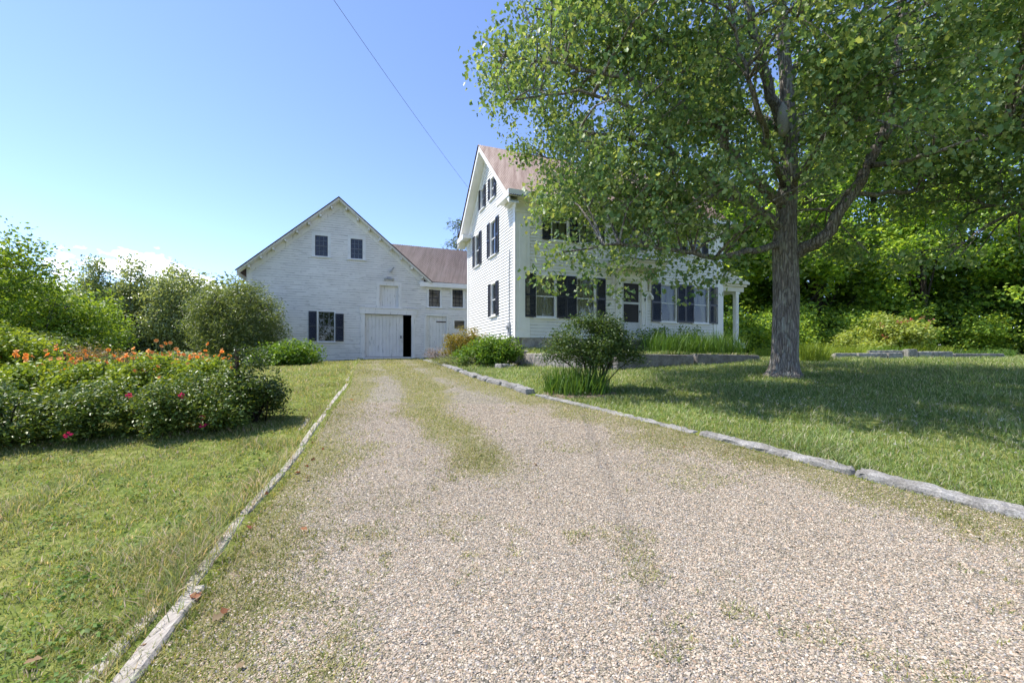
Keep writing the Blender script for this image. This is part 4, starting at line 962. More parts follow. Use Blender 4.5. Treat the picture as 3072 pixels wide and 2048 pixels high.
# drooping spray tips hanging in front of the house
tips = []
for (x, y, Y) in [(1250, 575, 8.6), (1280, 590, 8.5), (1320, 600, 8.5), (1360, 605, 8.5), (1240, 630, 8.6), (1262, 640, 8.5), (1300, 642, 8.5), (1345, 640, 8.5), (1400, 650, 8.4), (1440, 655, 8.5), (1480, 640, 8.6), (1520, 620, 8.6), (1250, 440, 9), (1270, 455, 9), (1290, 470, 9), (1240, 425, 9), (1370, 660, 8.4), (1415, 625, 8.4), (1330, 560, 8.5), (1300, 540, 8.6), (1380, 580, 8.5), (1440, 590, 8.6), (1500, 600, 8.7), (1560, 625, 9), (1600, 640, 9.2), (1580, 655, 9.2), (1620, 650, 9.2), (1540, 590, 9), (1660, 620, 9.4), (1700, 600, 9.6), (1640, 600, 9.3)]:
    tips.append(list(mp(x, y, Y)))
tips = np.array(tips); tips = np.concatenate([tips + rg.normal(size=tips.shape) * .14 for _ in range(3)])
C = np.concatenate([around(cl, 44, .21, .65, rg), around(tips, 14, .12, .6, rg)])
V, Fx, c = leaf_arrays(C, .086, T_MAPLE, P_MAPLE, .85, .6, rg)
npmesh('crown', V, [Fx], M['leaf'], mo, c)

# ------------------------------------------------------------------ woods on the right
WOODS = [
 (12.6, 30.0, 11.0, 'tall dark tree just right of the side porch'), (17.4, 28.0, 10.5, 'tree with yellow green crown behind the maple trunk'),
 (20.8, 30.0, 13, 'tall shaded tree behind the pink flowering shrub'), (24.6, 26.5, 10.5, 'broad leafy tree right behind the pink flowering shrub'),
 (28.6, 27.5, 13, 'tall tree with bright hanging boughs near the right edge'), (31.6, 24.5, 11, 'tree at the right edge with a thin dark trunk'),
 (16.5, 36.5, 18, 'far tree filling the gap above the side porch roof'), (22.5, 33.0, 25, 'tall far tree behind the front row of the woods'), (33.5, 33.0, 27, 'far tall tree behind the right edge tree'), (39.0, 29.0, 25, 'rightmost tree of the woods, mostly out of view'),
 (27.8, 34.0, 27, 'farthest and tallest tree seen through the right half of the maple')]
for k_, (x, y, h, lab) in enumerate(WOODS):
    b = G3(x, y, -.1); rr = 2.9 if k_ < 6 else 4.6; rs_ = np.random.default_rng(100 + k_); near = y < 28
    els = [(0, 0, h * .60, rr, rr, h * .36)] + [(rs_.normal() * 1.9, rs_.normal() * 1.9, h * rs_.uniform(.2, .85), rr * .62, rr * .62, h * .06) for _ in range(10)]
    tree('woodland_tree', lab, 'tree', b, els, 430 if near else 560, 46 if near else 26, .46, .17 if near else .32, T_OVAL if not near else T_MAPLE, P_FOREST, [(0, 0, 0), (.1, 0, h * .2), (.05, .1, h * .45), (0, 0, h * .8)], [.24, .19, .14, .04], 'dark_bark', 'trees of the woods beyond the lawn', leafmat='wood_leaf', limbs=14, gap=.53, scale=.45, seed=200 + k_, bias=2.4, flat=.35, twigs=60)
UND = [(12.2, 23.0, 2.6, 'dark leafy bush beside the side porch column'), (14.4, 24.2, 2.2, 'dark bush left of the maple trunk at the wood edge'), (16.6, 25.5, 2.8, 'dark bush behind the maple trunk at the wood edge'), (19.6, 25.0, 2.5, 'dark bush left behind the pink flowering shrub'), (22.8, 25.6, 2.8, 'dark bush right behind the pink flowering shrub'), (25.8, 24.5, 2.3, 'dark bush in the shade right of the pink flowering shrub'), (28.0, 22.2, 1.8, 'thin dark bush at the shaded right end of the border')]
for k_, (x, y, h, lab) in enumerate(UND):
    b = G3(x, y, -.1)
    tree('understory_bush', lab, 'bush', b, [(0, 0, h * .55, 1.5, 1.3, h * .55), (.5, -.4, h * .35, 1.2, 1.0, h * .4)], 170, 26, .3, .17, T_OVAL, P_FOREST, [(0, 0, 0), (.05, 0, h * .4), (0, .05, h * .8)], [.05, .035, .015], 'dark_bark', 'bushes at the edge of the woods', limbs=6, gap=.38, scale=.8, seed=300 + k_, flat=.4)
# ------------------------------------------------------------------ trees on the left
LEFT = [(-18.6, 15.5, 5.5, 2.5, 'near leafy tree at the left edge, taller than its neighbours'), (-18.6, 18.2, 4.0, 1.9, 'second tree from the left edge, with a rounded loose top'), (-23.8, 20.5, 5.2, 2.3, 'tree standing behind the left edge tree'), (-22.4, 23.5, 3.6, 1.7, 'light green tree between the left edge trees and the aspens')]
for k_, (x, y, h, rr, lab) in enumerate(LEFT):
    b = G3(x, y, -.3)
    tree('deciduous_tree', lab, 'tree', b, [(0, 0, h * .6, rr, rr, h * .38), (rr * .5, -.4, h * .4, rr * .7, rr * .7, h * .22), (-rr * .4, 0, h * .45, rr * .7, rr * .7, h * .25), (.3, .2, h * .85, rr * .45, rr * .45, h * .17)], 420, 30, .34, .15, T_OVAL, [(.12, .215, .03), (.19, .30, .045), (.27, .36, .06)], [(0, 0, 0), (.1, 0, h * .3), (0, 0, h * .7)], [.14, .10, .03], 'grey_bark', 'leafy trees at the left edge', limbs=12, gap=.45, scale=.6, seed=400 + k_, twigs=80)
AS = [(212, 33, 595), (252, 35, 625), (300, 34, 585), (338, 36, 628), (372, 33, 618), (400, 35, 600), (436, 34, 622), (462, 37, 650), (180, 36, 640), (276, 38, 640)]
for k_, (xD, Y, yD) in enumerate(AS):
    x, _, zt_ = at(xD, yD, Y); b = G3(x, Y, -.5); h = zt_ - b[2]
    if h > 9.5: pass
    lab = f'slender pale aspen, {ORD[k_]} of the row' if 0 else ['slender aspen at the left of the far row, beside the leafy trees', 'slender short aspen second in the far row', 'tallest slender aspen left of the middle of the far row', 'thin aspen right of the tallest aspen', 'thin aspen in the middle of the far row', 'slender tall aspen left of the gap beside the round bush tree', 'thin aspen second from the round bush tree', 'small aspen right behind the round bush tree', 'low aspen half hidden by the left leafy trees', 'far low aspen standing behind the tallest aspen'][k_]
    rr = 1.35
    els = [(0, 0, h * .62, rr, rr, h * .36), (.3, 0, h * .9, .6, .6, h * .11), (.5, .2, h * .35, 1.2, 1.2, h * .2), (-.5, -.2, h * .45, 1.1, 1.1, h * .2)]
    tree('aspen_tree', lab, 'tree', b, els, 190, 26, .36, .21, T_OVAL, P_ASPEN, [(0, 0, 0), (.1, 0, h * .3), (-.05, 0, h * .6), (.05, 0, h * .93)], [.11, .09, .06, .02], 'grey_bark', 'aspens in the far row left of the barn', leafmat='aspen_leaf', limbs=10, gap=.46, scale=.7, seed=500 + k_, twigs=40)
# low wood behind the aspens reads as one mass
rg = np.random.default_rng(9); n = 2600; th_ = rg.uniform(-1.13, -.52, n); rr = rg.uniform(44, 58, n); X = np.sin(th_) * rr; Y = np.cos(th_) * rr; Z = gz(X, Y) + rg.random(n) ** 1.3 * (5.2 + 2.5 * vnoise(X * .12, Y * .12, seed=4))
V, Fx, c = leaf_arrays(around(np.stack([X, Y, Z], 1), 26, .7, .6, rg), .42, T_OVAL, P_ASPEN, .4, .7, rg)
tag(npmesh('distant_woods', V, [Fx], M['leaf'], None, c), 'distant pale green woods behind the aspens', 'woods', kind='stuff')
n = 2300; th_ = rg.uniform(.38, 1.05, n); rr = rg.uniform(38, 54, n); X = np.sin(th_) * rr; Y = np.cos(th_) * rr; Z = gz(X, Y) + rg.random(n) * 7.5
V, Fx, c = leaf_arrays(around(np.stack([X, Y, Z], 1), 24, .8, .6, rg), .45, T_OVAL, P_DARK, .4, .7, rg)
ok_ = np.repeat((np.hypot(X - 51, Y - 42) > 6), 24)
Fx = Fx.reshape(-1, 2, 3)[ok_].reshape(-1, 3)
tag(npmesh('wood_undergrowth', V, [Fx], M['leaf'], None, c), 'green wall of undergrowth deep in the woods on the right', 'woods', kind='stuff')
n = 900; X = rg.uniform(-60, 60, n); Y = rg.uniform(-48, -34, n); Z = rg.random(n) * 13
V, Fx, c = leaf_arrays(around(np.stack([X, Y, Z], 1), 16, 1.2, .6, rg), .9, T_OVAL, P_DARK, .4, .7, rg)
tag(npmesh('roadside_woods', V, [Fx], M['leaf'], None, c), 'dark woods across the road that the window panes reflect', 'woods', kind='stuff')
# conifer tip behind the ell
x, y, zt_ = at(1052, 512, 40); b = G3(x, y); h = zt_ - b[2] + .3
tree('pine_tree', 'light green pine top showing between the ell roof and the farmhouse', 'tree', b, [(0, 0, h * (.35 + .12 * k_), 2.7 - .42 * k_, 2.7 - .42 * k_, .9) for k_ in range(6)], 260, 30, .42, .30, T_LANCE, [(.06, .10, .03), (.09, .135, .035), (.13, .165, .045)], [(0, 0, 0), (0, 0, h * .5), (0, 0, h)], [.2, .14, .03], 'grey_bark', limbs=12, gap=.4, scale=.6, seed=77, droop=.1, flat=.4)
# round bush tree beside the barn
b = (*at(545, 0, 19.2)[:2], float(gz(-11.9, 19.2)) - .1)
tree('round_bush_tree', 'dense round dark green willow bush against the left corner of the barn', 'tree', b, [(0, 0, 2.0, 1.85, 1.8, 1.7), (0, -.2, .9, 1.65, 1.5, .85), (.9, 0, 1.7, 1.15, 1.2, 1.25), (-.9, 0, 1.8, 1.1, 1.2, 1.3), (-.7, 0, 2.9, .8, .9, .75), (.3, 0, 3.0, .9, .9, .75)] + [(1.9 * math.cos(q_ * 2.4) * math.sin(.5 + q_ * .13), -.9 * abs(math.sin(q_ * 1.7)), 2.0 + 1.75 * math.cos(.5 + q_ * .13), .32, .32, .42) for q_ in range(11)], 1050, 40, .20, .12, T_LANCE, [(.10, .15, .055), (.16, .215, .085), (.23, .29, .125)], [(0, 0, 0), (.1, 0, .6), (0, .1, 1.6), (.05, 0, 2.6)], [.12, .09, .06, .02], 'dark_bark', limbs=16, gap=.34, scale=1.3, seed=12, bias=2.4, flat=.7, twigs=80, leafmat='aspen_leaf')
def shrub(name, label, x, y, els, ncl, per, clr, size, pal, seed, tpl=T_OVAL, leafmat='leaf', gap=.36, scale=1.6, stems=7, flat=.65, group=None, droop=.35, cat='shrub', bark='dark_bark', zoff=None, bias=2.4):
    b = (x, y, float(gz(x, y)) if zoff is None else zoff); rg = np.random.default_rng(seed); o = empty(name, b, label, cat, group)
    E = [(e[0] + x, e[1] + y, e[2] + b[2], *e[3:]) for e in els]; cl = cluster_pts(E, ncl, gap, scale, rg, bias, seed)
    cl = cl[cl[:, 2] > b[2] + .03]
    V, Fx, c = leaf_arrays(around(cl, per, clr, flat, rg), size, tpl, pal, droop, .7, rg); npmesh('foliage', V, [Fx], M[leafmat], o, c)
    s_ = MB()
    for k_ in range(stems):
        t = Vector(cl[rg.integers(len(cl))]); p0 = Vector(b) + Vector((rg.normal() * .06, rg.normal() * .06, -.03)); m_ = p0.lerp(t, .55) + Vector((0, 0, .08))
        s_.tube([p0, m_, t], [.014, .01, .004], 5)
    s_.build('stem', M[bark], o, True); return o
x, y, _ = at(662, 0, 17.6); 
shrub('peony_shrub', 'bright green rounded shrub in front of the barn window', x, y, [(0, 0, .35, 1.35, .9, .62), (-.5, 0, .3, 1.0, .8, .6), (.5, 0, .4, .85, .8, .62)], 380, 26, .13, .105, P_GREEN, 61)
x, y, _ = at(1068, 0, 17.0); shrub('spirea_shrub', 'yellow orange tinted shrub by the ell door', x, y, [(0, 0, .75, .8, .7, .7), (-.2, .1, .55, .7, .6, .6), (.35, 0, .95, .5, .5, .4)], 330, 26, .10, .07, P_YELL, 62)
x, y, _ = at(1128, 0, 15.0); shrub('peony_shrub', 'bright green leafy shrub at the left corner of the farmhouse', x, y, [(0, 0, .45, .95, .7, .62), (-.5, -.1, .35, .7, .6, .5), (.5, 0, .5, .55, .5, .5)], 330, 26, .12, .09, P_GREEN, 63)
x, y, _ = at(1045, 0, 15.6); shrub('ground_cover_plant', 'low silvery green plants along the kerb below the yellow shrub', x, y, [(0, 0, .12, .9, .7, .22), (.8, -.6, .1, .8, .5, .2), (-.5, .8, .12, .6, .6, .2)], 190, 22, .09, .05, [(.12, .15, .07), (.2, .23, .12), (.3, .33, .2)], 64, cat='plants')
x, y, _ = at(1000, 0, 20.5); shrub('flowering_plant', 'small pink and white flowering plant at the foot of the ell door', x, y, [(0, 0, .3, .55, .4, .35)], 60, 22, .09, .05, [(.10, .12, .05), (.3, .24, .22), (.45, .36, .36)], 65, cat='plant', leafmat='petal')
x, y, _ = at(1366, 0, 9.35)
so = shrub('tall_shrub', 'tall dark leafy shrub with bare lower stems rising from the iris clump', x, y, [(-.1, 0, 1.05, .75, .65, .50), (-.55, 0, .95, .5, .5, .38), (.5, 0, .95, .5, .5, .36), (.05, 0, 1.38, .40, .4, .28), (0, -.15, .72, .45, .45, .3), (-.92, .05, .80, .26, .3, .2), (.88, 0, .72, .28, .3, .2), (-.35, 0, 1.45, .22, .25, .22), (.45, 0, 1.38, .2, .25, .24), (.62, -.1, .55, .22, .25, .2)], 620, 28, .085, .052, [(.035, .075, .02), (.06, .115, .03), (.095, .155, .042), (.14, .20, .06)], 66, gap=.40, scale=2.0, stems=16, leafmat='glossy_leaf')
for k_ in range(3):
    s_ = MB(); b = Vector((x, y, float(gz(x, y)) - .05)); s_.tube([b + Vector((.04 * k_, .03 * k_, 0)), b + Vector((.10 + .05 * k_, 0, .25)), b + Vector((.22 + .08 * k_ - .2 * (k_ == 2), .02, .55)), b + Vector((.35 - .35 * (k_ == 2), 0, .95))], [.028, .024, .02, .012], 7); s_.build('stem', M['dark_bark'], so, True)

# sword leaf clumps -------------------------------------------------
def blades(C, h, wd, pal, rg, lean=.25, curl=.25, seg=4):
    """C (n,3) roots; returns arrays of strip blades."""
    n = len(C); an = rg.uniform(0, 2 * np.pi, n); dx = np.stack([np.cos(an), np.sin(an), np.zeros(n)], 1); sd = np.stack([-np.sin(an + rg.normal(size=n) * .8), np.cos(an), np.zeros(n)], 1)
    H = h * rg.uniform(.6, 1.1, n); l_ = np.abs(rg.normal(size=n)) * lean; c_ = rg.random(n) * curl
    rows = []
    for k_ in range(seg + 1):
        t = k_ / seg; p_ = C + dx * (H * (l_ * t + c_ * t ** 2.5))[:, None] + np.stack([np.zeros(n)] * 2 + [H * (t - .35 * c_ * t ** 3)], 1)
        w_ = (wd * (1 - t ** 2.2) * (.75 + .5 * min(t * 3, .5)))
        w_ = (w_ * np.ones(n))[:, None]
        if k_ < seg: rows += [p_ - sd * w_ / 2, p_ + sd * w_ / 2]
        else: rows += [p_]
    k = len(rows); V = np.stack(rows, 1).reshape(-1, 3); b0 = np.arange(n) * k
    quads = np.concatenate([np.stack([b0 + 2 * s_, b0 + 2 * s_ + 1, b0 + 2 * s_ + 3, b0 + 2 * s_ + 2], 1) for s_ in range(seg - 1)]) if seg > 1 else np.zeros((0, 4), int)
    tris = np.stack([b0 + k - 3, b0 + k - 2, b0 + k - 1], 1)
    pal = np.array(pal); w_ = rg.random(n) * (len(pal) - 1); i0 = np.minimum(w_.astype(int), len(pal) - 2); t = (w_ - i0)[:, None]; c = (pal[i0] * (1 - t) + pal[i0 + 1] * t) * (1 + rg.normal(size=(n, 1)) * .15).clip(.5, 1.5)
    return V, [f for f in (quads, tris) if len(f)], np.repeat(c, k, 0)
P_IRIS = [(0.063, 0.14, 0.031), (0.098, 0.196, 0.035), (0.154, 0.252, 0.049)]
def clump(name, label, pts, h, wd, pal, seed, cat='plant', group=None, lean=.16, curl=.15, base=None):
    rg = np.random.default_rng(seed); V, Fs, c = blades(pts, h, wd, pal, rg, lean, curl)
    b = base or tuple(pts.mean(0)); o = npmesh(name, V, Fs, M['leaf'], None, c); tag(o, label, cat, group); return o
rg = np.random.default_rng(71); n = 640; a = rg.uniform(0, 6.28, n); r_ = np.sqrt(rg.random(n)); X = at(1322, 0, 8.95)[0] + np.cos(a) * r_ * .68 + .06; Y = 9.0 + np.sin(a) * r_ * .42
clump('iris_clump', 'tall clump of upright iris leaves at the drive edge under the dark shrub', np.stack([X, Y, gz(X, Y) - .02], 1), (.80 - .32 * r_ ** 2) * rg.uniform(.7, 1.1, n), .022, P_IRIS, 72, lean=.22, curl=.3)
for k_, (u0, u1, lab) in enumerate(((3.9, 5.3, 'left part of the tall iris bed above the granite wall, by the door step'), (5.3, 6.5, 'middle part of the tall iris bed above the granite wall'), (6.5, 7.7, 'right part of the tall iris bed, near the side porch column'))):
    rg = np.random.default_rng(80 + k_); n = 620; U = rg.uniform(u0, u1, n); D = rg.uniform(1.9, 3.15, n); X, Y = hxy(U, D)
    clump('iris_bed', lab, np.stack([X, Y, t_z(U, D) - .02], 1), .90 * rg.uniform(.65, 1.1, n), .021, P_IRIS, 90 + k_, lean=.2, curl=.3, group='iris clumps of the terrace bed')
x, y = hxy(5.3, 1.2); shrub('leafy_plant', 'leafy green plant below the right front windows, behind the iris bed', x, y, [(0, 0, .5, .9, .4, .5), (1.2, .4, .5, .8, .4, .5)], 160, 22, .10, .075, P_GREEN, 95, zoff=ZGH - .05, cat='plant')
x, y = hxy(1.2, 1.1); shrub('spindly_plant', 'pale wispy plant between the house corner and the tall shrub', x, y, [(0, 0, .35, .6, .4, .35)], 60, 14, .12, .06, [(.10, .13, .06), (.17, .2, .10)], 96, zoff=ZGH - .1, cat='plant', stems=14)
# border on the right: grasses, perennials, azalea
def border(xa, xb, Y0, Y1, n, h, pal, lab, seed, name='ornamental_grass', wd=.02, lean=.3, curl=.5, grp='perennials of the far border'):
    rg = np.random.default_rng(seed); Y = rg.uniform(Y0, Y1, n); X = (rg.uniform(xa, xb, n) * 3072 / 2352 - CX) / F * Y
    clump(name, lab, np.stack([X, Y, gz(X, Y) - .02], 1), h, wd, pal, seed + 1, 'plant', grp, lean, curl)
border(1838, 1905, 14.6, 17.2, 800, .75, P_LIME, 'light green tuft of arching grass right of the maple trunk', 101)
border(1900, 1990, 18.4, 20.6, 900, .6, P_LIME, 'low bright green daylily leaves left of the pink flowering shrub', 103)
border(1990, 2090, 19.6, 21, 900, .6, P_GREEN, 'green leaves in front of the pink flowering shrub', 105)
border(2085, 2185, 19.6, 21.5, 900, .6, P_LIME, 'bright green leaves right of the pink flowering shrub', 107)
border(2185, 2330, 19.8, 21.5, 700, .45, P_DARK, 'dark shaded leaves at the right end of the far border', 109)
border(1735, 1780, 18.0, 22.0, 400, .5, P_LIME, 'bright green leaves left of the maple trunk by the porch', 111)
x, y, _ = at(2032, 0, 21.3)
ao = shrub('azalea_shrub', 'yellow green azalea shrub with fading pink blossoms at the wood edge', x, y, [(0, 0, 1.0, 2.0, 1.2, .8), (-.9, 0, .8, 1.2, 1.0, .7), (1.1, 0, 1.1, 1.1, 1.0, .6), (.1, 0, 1.65, .8, .7, .45)], 420, 26, .17, .14, [(.26, .36, .08), (.36, .44, .12), (.44, .48, .17)], 115, gap=.44, scale=1.0)
rg = np.random.default_rng(116)
for k_ in range(14):
    a = rg.uniform(0, 6.28); q_ = Vector((x + math.cos(a) * rg.uniform(.2, 1.9), y - rg.uniform(.5, 1.1), float(gz(x, y)) + rg.uniform(.7, 1.8)))
    V, Fx, c = leaf_arrays(np.array([list(q_)]) + rg.normal(size=(7, 3)) * .05, .10, T_OVAL, [(.45, .10, .12), (.55, .2, .2)], -.2, .8, rg); npmesh('blossom', V, [Fx], M['petal'], ao, c)
# ------------------------------------------------------------------ rose hedge, daylilies and posts on the left
ROSE = [(-6.55, 5.75, .80, 'rose bush at the left edge of the hedge, with pink blooms low down'), (-5.75, 5.95, .82, 'second rose bush from the left in the hedge'), (-5.0, 6.15, .84, 'rose bush in the middle of the hedge with one pale pink bloom'), (-4.35, 6.4, .90, 'rose bush beside the rusty post with a red bloom'), (-3.92, 6.75, .98, 'last rose bush at the right end of the hedge, climbing past the rusty post'), (-7.4, 5.7, .85, 'rose bush mostly out of view at the far left of the hedge')]
for k_, (x, y, h, lab) in enumerate(ROSE):
    rq = np.random.default_rng(900 + k_); els = [(0, 0, h * .42, .58, .46, h * .46), (.25, -.12, h * .28, .5, .42, h * .34)] + [(rq.uniform(-.5, .5), rq.uniform(-.25, .3), h * rq.uniform(.45, .95), rq.uniform(.14, .26), rq.uniform(.14, .24), h * rq.uniform(.12, .24)) for _ in range(7)]
    if k_ == 4: els = [(0, 0, h * .45, .40, .42, h * .5), (-.1, .05, h * .85, .28, .3, h * .34), (.1, -.05, h * .25, .42, .4, h * .28)]
    ro = shrub('rose_bush', lab, x, y, els, 380, 26, .075, .046, P_ROSE if k_ != 4 else [(.03, .06, .014), (.06, .1, .02), (.10, .15, .03)], 120 + k_, gap=.45, scale=3.2, leafmat='glossy_leaf', stems=12, group='rose bushes of the hedge', bias=2.6)
    rg = np.random.default_rng(140 + k_)
    blooms = {0: [(-.1, -.45, .22), (.1, -.46, .2), (.02, -.44, .15), (.35, -.42, .12)], 1: [(.3, -.45, .12)], 2: [(.1, -.42, .55)], 3: [(-.1, -.40, .50), (.22, -.42, .2), (.24, -.44, .1)], 4: [(-.28, -.30, .36), (-.2, -.1, .62)], 5: []}[k_]
    for bx, by, bz in blooms:
        q_ = np.array([[x + bx, y + by - .05, float(gz(x, y)) + bz]]); V, Fx, c = leaf_arrays(q_ + rg.normal(size=(16, 3)) * .012, .045, T_OVAL, [(.5, .02, .10), (.62, .05, .2)], -.6, 1.2, rg); npmesh('bloom', V, [Fx], M['petal'], ro, c)
# daylily clumps: three kinds, copied along the bed behind the roses
def daylily(seed, nfl):
    rg = np.random.default_rng(seed); o = empty('daylily_clump', (0, 0, 0), 'lime green daylily clump with orange flowers behind the rose hedge', 'flowers', 'daylily clumps behind the rose hedge')
    n = 120; C = np.stack([rg.normal(size=n) * .13, rg.normal(size=n) * .11, np.zeros(n)], 1); V, Fs, c = blades(C, .72, .022, P_LIME, rg, .35, .55, 5); npmesh('leaves', V, Fs, M['leaf'], o, c)
    C2 = np.stack([rg.normal(size=130) * .16, rg.normal(size=130) * .14, rg.uniform(.25, .72, 130)], 1); V, Fx, c = leaf_arrays(C2, .075, T_OVAL, P_LIME, .2, .8, rg); npmesh('foliage', V, [Fx], M['leaf'], o, c)
    for k_ in range(nfl):
        p_ = Vector((rg.normal() * .2, rg.normal() * .16, rg.uniform(.66, .98))); s_ = MB(); s_.tube([Vector((p_.x * .3, p_.y * .3, 0)), Vector((p_.x * .7, p_.y * .7, p_.z * .6)), p_], [.006, .005, .004], 4); V = []; st_ = s_.build('stalk', M['leaf'], o, True)
        a = st_.data.attributes.new('col', 'FLOAT_COLOR', 'POINT'); a.data.foreach_set('color', np.tile([.10, .15, .03, 1], len(st_.data.vertices)).astype(np.float32))
        fv, ff = [], []
        ax = Vector((rg.normal() * .6, -.5 + rg.normal() * .5, .7)).normalized(); e1 = ax.orthogonal().normalized(); e2 = ax.cross(e1)
        for q_ in range(6):
            an = q_ * math.pi / 3; dv = e1 * math.cos(an) + e2 * math.sin(an); sv = ax.cross(dv); L_ = .034; b0 = len(fv)
            for t, w_, up in ((0, .008, 0), (.45, .020, .55), (.85, .018, .75), (1.15, .002, .55)):
                c_ = p_ + dv * L_ * t + ax * L_ * up; fv += [list(c_ - sv * w_), list(c_ + sv * w_)]
            for t in range(3): ff.append((b0 + 2 * t, b0 + 2 * t + 1, b0 + 2 * t + 3, b0 + 2 * t + 2))
        co_ = np.tile(np.array([.85, .42, .11]) * rg.uniform(.85, 1.15), (len(fv), 1)); npmesh('flower', np.array(fv), [np.array(ff)], M['petal'], o, co_)
    return o
protos = [daylily(150, 4), daylily(151, 6), daylily(152, 2)]; used = [0, 0, 0]
rg = np.random.default_rng(160)
for k_ in range(52):
    xD = rg.uniform(-30, 525); Y = rg.uniform(6.9, 9.2); x = (xD * 3072 / 2352 - CX) / F * Y; kd = k_ % 3
    if xD < 200 and rg.random() < .35: kd = 2
    o = protos[kd] if not used[kd] else copy_tree(protos[kd]); used[kd] = 1
    o.location = (x, Y, float(gz(x, Y))); o.rotation_euler.z = rg.uniform(0, 6.28); s_ = rg.uniform(.75, 1.12); o.scale = (s_, s_, s_)
for k_, (xD, Y, hh) in enumerate(((20, 6.7, .75), (85, 6.9, .85), (150, 6.8, .72), (215, 7.0, .88), (285, 6.9, .80), (350, 7.1, .92), (415, 7.0, .82), (470, 7.1, .88), (515, 7.3, .8))):
    x = (xD * 3072 / 2352 - CX) / F * Y
    shrub('perennial_clump', 'bright lime green leafy perennial growing up between the roses and the daylilies', x, Y, [(0, 0, hh * .6, .34, .30, hh * .42), (.1, .1, hh * .9, .18, .18, hh * .2), (-.15, 0, hh * .8, .18, .18, hh * .25)], 95, 22, .075, .06, P_LIME, 700 + k_, gap=.42, scale=3, stems=9, group='lime perennials between roses and daylilies', cat='plant')
PST = [(543, 6.72, 800, 'rusty square iron post standing at the right end of the rose hedge'), (148, 9.2, 808, 'short rusty post among the flowers at the left'), (232, 7.0, 878, 'thin dark stake among the daylilies')]
for k_, (xD, Y, yt, lab) in enumerate(PST):
    x, y, zt_ = at(xD, yt, Y); s_ = MB(); r_ = .028 if k_ == 0 else .022; z0 = float(gz(x, y)) - .2
    s_.tube([(x + .04, y, z0), (x + .015, y, (z0 + zt_) / 2), (x, y, zt_)], [r_, r_, r_], 6 if k_ else 4); s_.box(0, 0, 0, 0, 0, 0) if 0 else None
    tag(s_.build('garden_post', M['rust_iron']), lab, 'post')
x, y, _ = at(120, 0, 10.5); 
SH = [(30, 9.6, .95, 1.1, P_LIME, 'light green leafy shrub at the left edge above the daylilies'), (-40, 9.0, 1.1, 1.2, P_LIME, 'light green shrub cut off by the left edge'), (190, 11.2, .98, 1.25, [(.14, .10, .05), (.20, .15, .07), (.26, .19, .10)], 'brownish pink smoke bush behind the daylilies'), (262, 12.0, .80, 1.2, [(.14, .11, .05), (.19, .15, .07), (.22, .2, .09)], 'second brownish bush right of the smoke bush'), (352, 10.2, .82, .5, P_LIME, 'small upright lime green sapling above the daylilies'), (410, 13.5, .8, .9, P_ASPEN, 'pale grey green shrub left of the round bush tree'), (110, 12.5, 1.1, 1.4, [(.05, .09, .02), (.08, .12, .025), (.12, .16, .03)], 'green shrub between the left trees and the smoke bush'), (330, 16.5, .55, 1.5, P_ASPEN, 'soft pale green shrub below the aspens'), (440, 21.0, .6, 1.2, P_ASPEN, 'soft grey green shrub beside the round bush tree')]
for k_, (xD, Y, h, r_, pal, lab) in enumerate(SH):
    x, y, _ = at(xD, 0, Y); g_ = EYE + .15 - float(gz(x, y)); hh = (g_ + .1) * h if k_ not in (0, 1, 6, 7, 8) else (g_ + .45) * h * .95
    shrub('garden_shrub', lab, x, y, [(0, 0, hh * .55, r_, r_ * .8, hh * .5), (r_ * .4, -.2, hh * .4, r_ * .7, r_ * .6, hh * .42), (-r_ * .3, .1, hh * .75, r_ * .5, r_ * .5, hh * .32)], 300 if r_ > .6 else 60, 24, .13, .085 if k_ != 2 and k_ != 3 else .06, pal, 170 + k_, gap=.4, scale=1.5)
# ------------------------------------------------------------------ neighbour house glimpsed through the woods
nb = empty('distant_house', G3(50, 42), 'pale house glimpsed through the trees at the right edge', 'house')
q_ = MB((50, 42, float(gz(50, 42)) - .3), (.95, .3, 0), (.3, -.95, 0)); clapboards(q_, -4, 6, 0, 5.2, [(-2, -1, 1, 2.6), (1.5, 2.5, 1, 2.6)], .2); q_.build('wall', M['house_paint'], nb)
for u in (-2, 1.5): window(nb, (q_.O, q_.e, q_.n), u, u + 1, 1, 2.6, 2, 2, .1)
q_ = MB(q_.O, q_.e, q_.n); q_.prism([(-4.4, 5.2), (6.4, 5.2), (6.4, 5.4), (-4.4, 5.4)], -6, .5); q_.hexa([(-4.4, .5, 5.4), (6.4, .5, 5.4), (6.4, -6, 5.4), (-4.4, -6, 5.4), (-4.4, -2.7, 8), (6.4, -2.7, 8), (6.4, -2.8, 8), (-4.4, -2.8, 8)]); q_.build('roof', M['brown_roof'], nb)

# ------------------------------------------------------------------ grass, gravel, clover
P_LAWN = [(0.143, 0.201, 0.077), (0.221, 0.273, 0.093), (0.312, 0.334, 0.128), (0.43, 0.394, 0.193), (0.676, 0.474, 0.431)]
P_DRY = [(0.182, 0.231, 0.052), (0.264, 0.297, 0.069), (0.363, 0.347, 0.121), (0.495, 0.429, 0.207)]
rg = np.random.default_rng(200)
def polar(n, r0, r1, p=1.0):
    th = rg.uniform(-R(56), R(56), n); r_ = np.exp(rg.uniform(math.log(r0), math.log(r1), n)); return r_ * np.tan(th) , r_
def in_house(X, Y):
    u = (X - OH.x) * EH.x + (Y - OH.y) * EH.y; d = (X - OH.x) * NH.x + (Y - OH.y) * NH.y
    return (u > -.05) & (u < W_H + 2) & (d < .05) & (d > -D_H), u, d
n = 520000; X, Y = polar(n, 1.6, 27)
inside, u, d = in_house(X, Y); ter = (u > -.1) & (u < 7.85) & (d < dmax(u) + .05) & (d > 0)
ub = (X - OB.x) * EB.x + (Y - OB.y) * EB.y; db = (X - OB.x) * NB.x + (Y - OB.y) * NB.y
